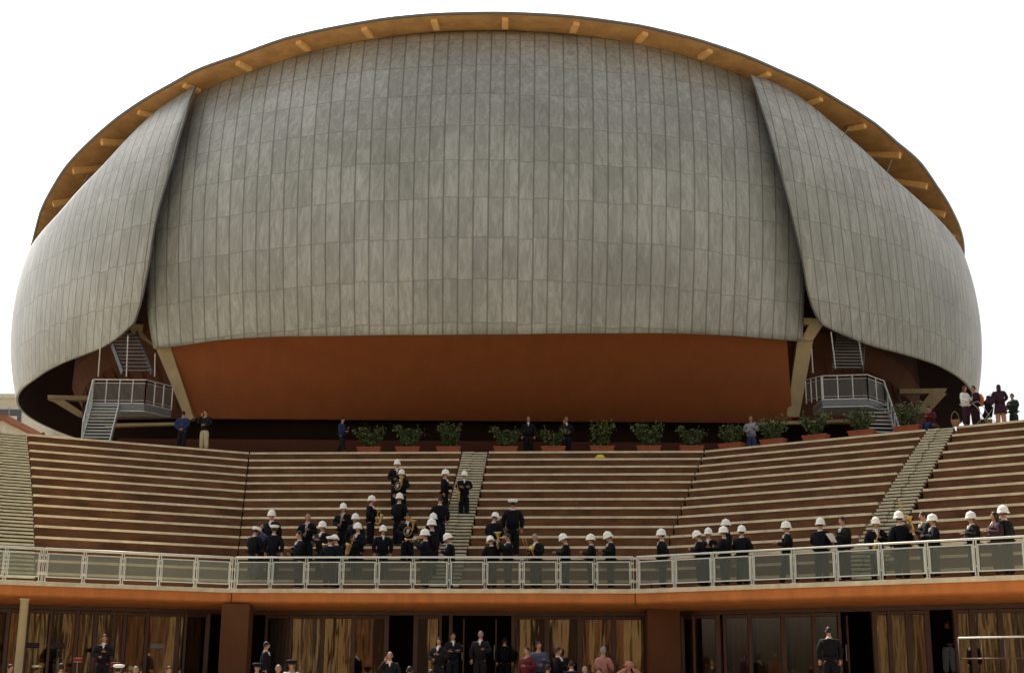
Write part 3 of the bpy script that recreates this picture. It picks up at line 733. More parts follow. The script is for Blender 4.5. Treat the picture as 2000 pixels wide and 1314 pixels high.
PL = [(722, 'first planter from the left, beside the walking man in dark blue', 0), (797, 'second planter from the left, bare wall behind it', 1), (877, 'planter just left of the top of the centre aisle', 2), (988, 'planter just right of the top of the centre aisle', 1), (1081, 'planter between the two standing men in suits', 1),
      (1176, 'dense upright shrub in a planter above the yellow bag', 2), (1267, 'dark green shrub planter, third to the right of the men in suits', 0), (1350, 'planter with pale tipped shrub by the right seating joint', 1), (1428, 'wide shrub planter left of the woman in a pale shirt', 3),
      (1510, 'wide shrub planter in front of the man in a yellow hard hat', 3), (1593, 'planter between the cream strut and the right escape stair', 1), (1683, 'large pale leaved planter in front of the right escape stair', 3), (1772, 'last planter on the right, beside the crouching man in maroon', 2)]
for i, (px, lab, sh) in enumerate(PL):
    p, fac = onrow(px, 17.65, ZTOP); r_ = row(17.65); d = r_[fac + 1] - r_[fac]
    t = empty('planter', (p.x, p.y, ZTOP - .006), math.atan2(d.y, d.x) + (.04 if i % 2 else -.03), label=lab, cat='planter', group='shrub planters along the top of the seating')
    bx = link('planter_box', PBM, None, t); link('soil', SOM, None, bx)
    s_ = link('shrub', SH[sh], None, t, (0, 0, .26)); s_.rotation_euler = (0, 0, math.pi * (i % 2)); s_.scale = (1 - .07 * (i % 3) + .05, 1, .94 + .05 * (i * 7 % 4))

# ------------------------------------------------------------------ people
def skin_eval(verts, edges, radii, sub=1, root=0):
    me = bpy.data.meshes.new('t'); me.from_pydata([tuple(v) for v in verts], edges, []); me.update()
    o = bpy.data.objects.new('t', me); S.collection.objects.link(o)
    md = o.modifiers.new('s', 'SKIN'); md.use_smooth_shade = True
    sv = me.skin_vertices[0].data
    for i, r_ in enumerate(radii): sv[i].radius = r_ if isinstance(r_, tuple) else (r_, r_); sv[i].use_root = (i == root)
    if sub: m2 = o.modifiers.new('b', 'SUBSURF'); m2.levels = sub; m2.render_levels = sub
    dg = bpy.context.evaluated_depsgraph_get(); dg.update(); ev = o.evaluated_get(dg); m3 = ev.to_mesh()
    V = [v.co.copy() for v in m3.vertices]; Fc = [tuple(p.vertices) for p in m3.polygons]
    ev.to_mesh_clear(); bpy.data.objects.remove(o); bpy.data.meshes.remove(me)
    return V, Fc
ARMS = {   # elbow, wrist, finger direction, for the figure's right arm (x<0 when facing -Y); second tuple the left arm
 'down': (((-.25, .02, 1.14), (-.25, -.03, .90), (0, -.15, -1)), ((.25, .02, 1.14), (.25, -.03, .90), (0, -.15, -1))),
 'hold': (((-.25, -.02, 1.15), (-.10, -.25, 1.08), (.7, -.5, .1)), ((.25, -.04, 1.15), (.08, -.27, 1.24), (-.7, -.5, .1))),
 'sax': (((-.25, -.02, 1.15), (-.16, -.24, .98), (.6, -.5, -.1)), ((.25, -.06, 1.15), (.06, -.27, 1.26), (-.7, -.5, .1))),
 'play': (((-.27, -.14, 1.24), (-.06, -.30, 1.48), (.6, -.4, .3)), ((.27, -.14, 1.24), (.06, -.30, 1.50), (-.6, -.4, .3))),
 'phone': (((-.27, -.10, 1.20), (-.13, -.11, 1.50), (.2, 0, 1)), ((.25, .0, 1.15), (.12, -.22, 1.08), (-.8, -.3, 0))),
 'behind': (((-.25, .10, 1.16), (-.08, .19, .98), (.8, .1, -.3)), ((.25, .10, 1.16), (.08, .19, .97), (-.8, .1, -.3))),
 'crossed': (((-.24, -.06, 1.18), (.05, -.22, 1.19), (.9, 0, .2)), ((.24, -.06, 1.18), (-.05, -.24, 1.16), (-.9, 0, .2))),
 'one': (((-.25, .02, 1.14), (-.25, -.02, .90), (0, -.15, -1)), ((.26, -.04, 1.15), (.14, -.28, 1.20), (-.4, -.8, .2))),
 'photo': (((-.30, -.12, 1.38), (-.09, -.26, 1.58), (.5, 0, .8)), ((.30, -.12, 1.38), (.09, -.26, 1.58), (-.5, 0, .8))),
}
LEGS = {
 'stand': (((-.105, -.01, .50), (-.12, .02, .085)), ((.105, -.01, .50), (.12, .02, .085))),
 'walk': (((-.10, -.13, .50), (-.11, -.20, .085)), ((.10, .02, .50), (.11, .26, .11))),
 'sit': (((-.14, -.42, .88), (-.15, -.46, .47)), ((.14, -.42, .88), (.15, -.46, .47))),
}
def hand(mb, w, d):
    w = Vector(w); d = Vector(d).normalized(); side_ = d.cross(Vector((0, 1, .2))); side_ = side_.normalized() if side_.length > .1 else Vector((1, 0, 0)); nrm = d.cross(side_)
    mb.tube([w - d * .01, w + d * .04, w + d * .085], [.026, .040, .034], 8, sq=.5)
    for k, (o, L) in enumerate(((-.028, .066), (-.010, .078), (.009, .072), (.026, .056))):
        p = w + d * .082 + side_ * o
        mb.tube([p, p + d * L * .5 + nrm * .008, p + d * L * .85 + nrm * .032], [.0095, .009, .0065], 5)
    p = w + d * .03 - side_ * .034
    mb.tube([p, p + d * .03 - side_ * .022 + nrm * .006, p + d * .058 - side_ * .024 + nrm * .02], [.012, .011, .008], 5)
def head_mesh(mb, c, tilt):
    """head with brow, nose, chin, ears; c = centre, faces -Y"""
    rot = Matrix.Rotation(tilt, 3, 'X'); n, m_ = 16, 12; V = []
    for j in range(m_ + 1):
        th = math.pi * j / m_; z = math.cos(th); r_ = math.sin(th)
        for i in range(n):
            a = 2 * math.pi * i / n; x = r_ * math.cos(a) * .074; y = r_ * math.sin(a) * .094; zz = z * .118
            if z < -.1: k = (-.1 - z); x *= 1 - .32 * k; y = y * (1 - .18 * k) - .012 * k
            if y < 0 and abs(x) < .03:
                if -.35 < z < .05: y -= .016 * (1 - abs(x) / .03) * (1 + (-z) * .8)
                if -.62 < z < -.45: y -= .006
                if -1 < z < -.75: y -= .012
            if y < 0 and .02 < abs(x) < .05 and 0 < z < .2: y += .008
            V.append(rot @ Vector((x, y, zz)) + c)
    mb.add(V, [(j * n + i, j * n + (i + 1) % n, (j + 1) * n + (i + 1) % n, (j + 1) * n + i) for j in range(m_) for i in range(n)])
    for sx in (-1, 1):
        e = c + rot @ Vector((sx * .074, .008, -.005)); mb.tube([e + Vector((0, 0, .03)), e + Vector((sx * .012, .006, 0)), e + Vector((0, 0, -.03))], [.008, .014, .007], 6)
CACHE = {}
def tilt_of(pose): return {'d': .38, 'u': -.12}.get(pose[2] if len(pose) > 2 else '', 0.0)
def body_set(pose):
    """pose = (arms, legs, look). Returns meshes body, jacket, trousers, shoes, shirt; head centre"""
    if pose in CACHE: return CACHE[pose]
    arms, legs = ARMS[pose[0]], LEGS[pose[1]]; t = tilt_of(pose)
    lean = .0
    hc = Vector((0, -.015 - .05 * (t > 0), 1.655 - .012 * (t > 0)))
    V = [(0, 0, .96), (0, .0, 1.14), (0, .0, 1.33), (0, .01, 1.46), (0, 0, 1.55), tuple(hc + Vector((0, .02, -.02)))]
    Ra = [(.135, .10), (.125, .095), (.15, .105), (.07, .065), (.052, .055), (.06, .06)]
    E = [(0, 1), (1, 2), (2, 3), (3, 4), (4, 5)]
    arm_idx = []
    for sgn, (el, wr, fd) in zip((-1, 1), arms):
        i = len(V); V += [(sgn * .20, .005, 1.41), (el[0] * 1.22, el[1], el[2]), (wr[0] * 1.08, wr[1], wr[2])]; Ra += [.062, .044, .028]; E += [(2, i), (i, i + 1), (i + 1, i + 2)]; arm_idx.append(i)
    for sgn, (kn, an) in zip((-1, 1), legs):
        i = len(V); toe = (an[0] + sgn * .015, an[1] - .15, max(.035, an[2] - .05)); V += [(sgn * .09, 0, .88), kn, an, toe]; Ra += [.088, .058, .040, .032]; E += [(0, i), (i, i + 1), (i + 1, i + 2), (i + 2, i + 3)]
    v, f = skin_eval(V, E, Ra); b = MB().add(v, f); head_mesh(b, hc, t)
    for (el, wr, fd) in arms: hand(b, (wr[0] * 1.08, wr[1], wr[2]), fd)
    out = {'body': b.mesh('person', True)}
    # jacket
    JV = [(0, .0, .84 if pose[1] != 'sit' else .92), (0, 0, .98), (0, 0, 1.16), (0, .0, 1.34), (0, .012, 1.455)]; JR = [(.225, .185), (.215, .180), (.205, .175), (.215, .175), (.115, .10)]
    JE = [(0, 1), (1, 2), (2, 3), (3, 4)]
    for sgn, (el, wr, fd) in zip((-1, 1), arms):
        i = len(JV); JV += [(sgn * .20, .005, 1.385), (el[0] * 1.22, el[1], el[2]), (wr[0] * 1.08, wr[1], wr[2])]; JR += [.100, .084, .062]; JE += [(3, i), (i, i + 1), (i + 1, i + 2)]
    v, f = skin_eval(JV, JE, JR, root=2); out['jacket'] = MB().add(v, f).mesh('jacket', True)
    # trousers
    TV = [(0, 0, 1.0), (0, 0, .90)]; TR = [(.19, .135), (.195, .14)]; TE = [(0, 1)]
    for sgn, (kn, an) in zip((-1, 1), legs):
        i = len(TV); TV += [(sgn * .092, 0, .84) if pose[1] != 'sit' else (sgn * .10, -.08, .89), kn, (an[0], an[1], an[2] + .0)]; TR += [.135, .112, .095]; TE += [(1, i), (i, i + 1), (i + 1, i + 2)]
    v, f = skin_eval(TV, TE, TR, root=1); out['trousers'] = MB().add(v, f).mesh('trousers', True)
    b = MB()
    for sgn, (kn, an) in zip((-1, 1), legs):
        an = Vector(an); b.tube([an + Vector((0, .05, -.035)), an + Vector((0, -.02, -.03)), an + Vector((sgn * .012, -.11, -.045)), an + Vector((sgn * .016, -.19, -.058))], [.040, .052, .047, .022], 8, sq=.85)
    out['shoes'] = b.mesh('shoes', True)
    b = MB(); b.add([(-.036, -.120, 1.455), (.036, -.120, 1.455), (.012, -.160, 1.33), (-.012, -.160, 1.33), (-.036, -.06, 1.475), (.036, -.06, 1.475), (.012, -.10, 1.33), (-.012, -.10, 1.33)], [(0, 1, 5, 4), (3, 2, 1, 0), (2, 3, 7, 6), (0, 4, 7, 3), (1, 2, 6, 5)])
    b.lathe([(.072, 1.478), (.066, 1.515), (.060, 1.515)], 12, (0, .005, 0))
    out['shirt'] = b.mesh('shirt', True)
    CACHE[pose] = (out, hc, t); return CACHE[pose]
def make_hats():
    h = {}
    b = MB(); b.lathe([(.160, -.045), (.162, -.038), (.142, -.012), (.130, .012), (.127, .055), (.115, .095), (.086, .128), (.048, .146), (.022, .148), (.022, .165), (.006, .172)], 22, sx=.90, sy=1.08); b.add([(-.02, -.128, .03), (.02, -.128, .03), (.02, -.122, .075), (-.02, -.122, .075)], [(0, 1, 2, 3)], 1)
    h['helmet'] = ('helmet', b.mesh('helmet', True, [M['helmet'], M['brass']]))
    def cap(name, top, band):
        b = MB(); b.lathe([(.100, -.02), (.104, .012)], 20, sy=1.12, m=1); b.lathe([(.106, .012), (.150, .045), (.160, .070), (.150, .095), (.09, .108), (.01, .110)], 22, sy=1.1, m=0)
        b.add([(-.08, -.085, .012), (-.05, -.155, -.012), (0, -.175, -.018), (.05, -.155, -.012), (.08, -.085, .012), (.08, -.08, .0), (.05, -.15, -.022), (0, -.17, -.028), (-.05, -.15, -.022), (-.08, -.08, .0)], [(0, 1, 8, 9), (1, 2, 7, 8), (2, 3, 6, 7), (3, 4, 5, 6), (0, 4, 3, 2, 1), (9, 8, 7, 6, 5)], 2)
        b.lathe([(.018, 0), (.012, .02)], 8, (0, -.115, .03), m=3)
        return ('peaked_cap', b.mesh(name, True, [top, band, M['ebony'], M['silver']]))
    h['cap'] = cap('peaked_cap', M['cap'], M['ebony']); h['darkcap'] = cap('dark_cap', M['black'], M['black'])
    b = MB(); b.lathe([(.125, .0), (.128, .02), (.120, .06), (.095, .10), (.05, .125), (.01, .132)], 20, sy=1.15); b.add([(-.09, -.10, .005), (0, -.19, -.005), (.09, -.10, .005), (.09, -.10, .017), (0, -.19, .007), (-.09, -.10, .017)], [(0, 1, 4, 5), (1, 2, 3, 4), (5, 4, 3), (2, 1, 0)])
    h['hard'] = ('hard_hat', b.mesh('hard_hat', True, [M['yellow']]))
    b = MB(); b.lathe([(.17, -.02), (.172, -.012), (.11, .01), (.105, .06), (.07, .09), (.01, .095)], 18); h['sunhat'] = ('sun_hat', b.mesh('sun_hat', True, [M['pinkshirt']]))
    for nm, mt in (('hair', 'hair'), ('greyhair', 'greyhair')):
        n, m_ = 16, 7; b = MB(); V = []
        for j in range(m_ + 1):
            th = math.pi * .60 * j / m_
            for i in range(n):
                a = 2 * math.pi * i / n; fr = max(0, -math.sin(a)); tt = th * (1 - .48 * fr)
                V.append(Vector((math.sin(tt) * math.cos(a) * .084, math.sin(tt) * math.sin(a) * .104 + .006, math.cos(tt) * .132)))
        b.add(V, [(j * n + i, (j + 1) * n + i, (j + 1) * n + (i + 1) % n, j * n + (i + 1) % n) for j in range(m_) for i in range(n)])
        h[nm] = ('hair', b.mesh('hair', True, [M[mt]]))
    for nm, mt in (('long', 'hair'), ('longred', 'redhair')):
        n, m_ = 16, 9; b = MB(); V = []
        for j in range(m_ + 1):
            th = math.pi * .55 * min(1, j / 6); dz = -.075 * max(0, j - 6)
            for i in range(n):
                a = 2 * math.pi * i / n; fr = max(0, -math.sin(a)) ** .5; tt = th * (1 - .40 * fr)
                V.append(Vector((math.sin(tt) * math.cos(a) * .092, math.sin(tt) * math.sin(a) * .108 + .012, math.cos(tt) * .134 + dz * (1 - fr))))
        b.add(V, [(j * n + i, (j + 1) * n + i, (j + 1) * n + (i + 1) % n, j * n + (i + 1) % n) for j in range(m_) for i in range(n)])
        h[nm] = ('hair', b.mesh('hair', True, [M[mt]]))
    return h
HATS = make_hats()
def omat(o, mats):
    me = o.data
    while len(me.materials) < 1: me.materials.append(None)
    o.material_slots[0].link = 'OBJECT'; o.material_slots[0].material = mats
OUT = {'uni': ('navy', 'navy', 'white'), 'uni2': ('black', 'black', 'white'), 'suit': ('charcoal', 'charcoal', 'white'), 'blue': ('bluecoat', 'charcoal', None), 'khaki': ('charcoal', 'khaki', None),
       'grey': ('greyshirt', 'jeans', None), 'worker': ('charcoal', 'charcoal', None), 'maroon': ('maroon', 'bluecoat', None), 'knit': ('white', 'plum', None), 'plum': ('plum', 'plum', None), 'coat': ('plum', 'skin', None), 'green': ('green', 'green', None),
       'jeans': ('black', 'paljeans', None), 'slate': ('blueshirt', 'charcoal', None), 'pink': ('pinkshirt', 'khaki', None), 'police': ('greyshirt', 'black', None)}
def person(p, rz, pose, hat, outfit, lab, h=1.0, group=None):
    """p: where the feet stand"""
    (ms, hc, t) = body_set(pose)
    root = link('person', ms['body'], None, None, p); omat(root, M['skin']); root.rotation_euler = (0, 0, rz); root.scale = (h, h, h)
    tag(root, lab, 'person', group)
    j, tr, sh = OUT[outfit]
    for nm, mt in (('jacket', j), ('trousers', tr), ('shoes', 'shoe')) + ((('shirt', sh),) if sh else ()):
        o = link(nm, ms[nm], None, root); omat(o, M[mt])
    if outfit == 'coat': MB().lathe([(.20, .98), (.23, .80), (.27, .52), (.26, .50), (.18, .9)], 18, sy=.8).build('skirt', M['plum'], root, True)
    nm, me = HATS[hat]; o = link(nm, me, None, root)
    up = Matrix.Rotation(t, 3, 'X') @ Vector((0, 0, .045 if nm != 'hair' else 0)); o.location = hc + up; o.rotation_euler = (t, 0, 0)
    if nm != 'hair' and hat != 'none':
        hr = link('hair', HATS['hair'][1] if outfit != 'pink' else HATS['longred'][1], None, root, hc - Vector((0, 0, .006))); hr.rotation_euler = (t, 0, 0); hr.scale = (.985, .985, .985)
    return root
# --- instruments (held things, each on its own)
def inst_meshes():
    I = {}
    def arc(c, r_, a0, a1, n, pl='xz'):
        o = []
        for i in range(n + 1):
            a = a0 + (a1 - a0) * i / n
            o.append(Vector((c[0] + r_ * math.cos(a), c[1], c[2] + r_ * math.sin(a))) if pl == 'xz' else Vector((c[0], c[1] + r_ * math.cos(a), c[2] + r_ * math.sin(a))))
        return o
    # saxophone: neck at origin, body hangs down in the YZ plane, bell turned up to -Y
    body = MB(); pts = [(0, 0, -.02), (0, .01, -.25), (0, .015, -.52)] + [tuple(q) for q in arc((0, -.055, -.56), .07, R(10), R(-180), 8, 'yz')] + [(0, -.135, -.45), (0, -.15, -.36), (0, -.175, -.28)]
    n = len(pts); rad = [.012 + .030 * min(1, i / (n - 4)) for i in range(n)]; rad[-3:] = [.045, .058, .088]; body.tube(pts, rad, 12)
    for k in range(7): body.lathe([(.014, 0), (.016, .01), (.008, .014)], 8, (0, -.022, -.12 - .055 * k))
    body.tube([(.02, .0, -.1), (.022, .012, -.5)], .004, 5)
    nk = MB().tube([(0, 0, -.02), (0, .0, .03), (0, .03, .06), (0, .10, .06)], [.012, .011, .010, .008], 8); mp = MB().tube([(0, .09, .06), (0, .16, .055)], [.012, .007], 8)
    I['sax'] = [('body', body.mesh('sax_body', True, [M['brass']])), ('neck', nk.mesh('sax_neck', True, [M['brass']])), ('mouthpiece', mp.mesh('sax_mouthpiece', True, [M['ebony']]))]
    # clarinet: straight, from the mouth down
    I['clarinet'] = [('body', MB().tube([(0, 0, 0), (0, -.17, -.30), (0, -.30, -.52), (0, -.335, -.58)], [.010, .014, .016, .036], 10).mesh('clarinet_body', True, [M['ebony']])), ('keywork', MB().tube([(.014, -.03, -.08), (.017, -.27, -.48)], .006, 5).tube([(-.014, -.08, -.15), (-.017, -.25, -.46)], .005, 5).mesh('clarinet_keys', True, [M['silver']]))]
    # trumpet: along -Y from the mouth
    tp = MB().tube([(0, 0, 0), (0, -.18, 0), (0, -.33, .0), (0, -.42, .0), (0, -.48, 0)], [.007, .008, .012, .026, .062], 12)
    lo = [(0, -.08, 0), (0, -.06, -.03), (0, -.08, -.075), (0, -.30, -.075), (0, -.335, -.037), (0, -.30, 0)]; tp.tube(lo, .008, 8)
    vl = MB()
    for k in range(3): vl.tube([(0, -.15 - .03 * k, -.10), (0, -.15 - .03 * k, .05)], .013, 8)
    I['trumpet'] = [('body', tp.mesh('trumpet_body', True, [M['brass']])), ('valves', vl.mesh('trumpet_valves', True, [M['silver']]))]
    # trombone: slide forward, bell over the shoulder
    sl_ = MB()
    for x in (-.045, .045): sl_.tube([(x, .05, 0), (x, -.70, 0)], .009, 7)
    sl_.tube([(-.045, -.70, 0), (-.03, -.735, 0), (.03, -.735, 0), (.045, -.70, 0)], .010, 7); sl_.tube([(-.045, -.05, 0), (.045, -.05, 0)], .007, 6)
    be = MB().tube([(.045, .05, 0), (.05, .38, .0), (.07, .44, 0), (.12, .46, 0), (.15, .42, 0), (.15, .10, 0), (.15, -.08, 0), (.15, -.20, 0), (.15, -.27, 0)], [.009, .010, .010, .011, .012, .018, .032, .058, .105], 14)
    I['trombone'] = [('slide', sl_.mesh('trombone_slide', True, [M['brass']])), ('bell', be.mesh('trombone_bell', True, [M['brass']]))]
    # horn: coiled tube with a wide bell turned up
    c = MB(); pts = []
    for i in range(41): a = 2 * math.pi * 2 * i / 40; pts.append(Vector((.12 * math.cos(a), -.012 * i / 20, .15 * math.sin(a))))
    c.tube(pts, .011, 8); c.tube([(.12, -.03, 0), (.13, -.04, .12), (.10, -.05, .24), (.07, -.06, .34), (.06, -.065, .40)], [.014, .022, .038, .075, .135], 14)
    v3 = MB()
    for k in range(3): v3.tube([(-.03 + .03 * k, -.05, -.08), (-.03 + .03 * k, -.05, .08)], .014, 8)
    I['horn'] = [('body', c.mesh('horn_body', True, [M['brass']])), ('valves', v3.mesh('horn_valves', True, [M['silver']]))]
    # snare drum
    d = MB().lathe([(.17, -.07), (.17, .07)], 24); rm = MB()
    for z in (-.07, .07): rm.lathe([(.168, z - .008), (.178, z - .008), (.178, z + .008), (.168, z + .008)], 24)
    hd_ = MB().lathe([(.165, .071), (.165, .074), (.001, .075)], 24)
    I['drum'] = [('shell', d.mesh('drum_shell', True, [M['redcloth']])), ('rim', rm.mesh('drum_rim', True, [M['silver']])), ('drumhead', hd_.mesh('drum_head', True, [M['white']]))]
    I['papers'] = [('sheet', MB().box((0, 0, 0), (.22, .004, .30)).mesh('sheet', False, [M['white']])), ('sheet', MB().box((.03, -.008, .01), (.21, .004, .29), Matrix.Rotation(.15, 3, 'Y')).mesh('sheet', False, [M['white']]))]
    return I
INST = inst_meshes()
NAMES = {'sax': ('saxophone', 'saxophone'), 'clarinet': ('clarinet', 'clarinet'), 'trumpet': ('trumpet', 'trumpet'), 'trombone': ('trombone', 'trombone'), 'horn': ('horn', 'horn'), 'papers': ('sheet_music', 'sheet music'), 'drum': ('snare_drum', 'drum')}
PLACE = {'sax': ((.03, -.28, 1.40), (0, .35, 0)), 'clarinet': ((0, -.12, 1.56), (0, 0, 0)), 'trumpet': ((0, -.14, 1.57), (.1, 0, 0)), 'trombone': ((-.05, -.30, 1.12), (-.75, 0, .35)), 'horn': ((.0, -.30, 1.16), (0, .3, 0)), 'papers': ((0, -.36, 1.20), (.7, 0, .2)), 'drum': ((0, -.32, .95), (.2, 0, 0))}
def hold(p, rz, h, kind, lab, off=(0, 0, 0), rot=None):
    l0, r0 = PLACE[kind]; l = Vector(l0) + Vector(off); rr = rot or r0
    from mathutils import Euler
    mw = Matrix.Translation(p) @ Matrix.Rotation(rz, 4, 'Z') @ Matrix.Scale(h, 4) @ Matrix.Translation(l) @ Euler(rr).to_matrix().to_4x4()
    e = bpy.data.objects.new(NAMES[kind][0], None); S.collection.objects.link(e); e.empty_display_size = .1; e.matrix_world = mw
    tag(e, lab, NAMES[kind][1], 'instruments and music held by the band')
    for nm, me in INST[kind]: link(nm, me, None, e)
    return e

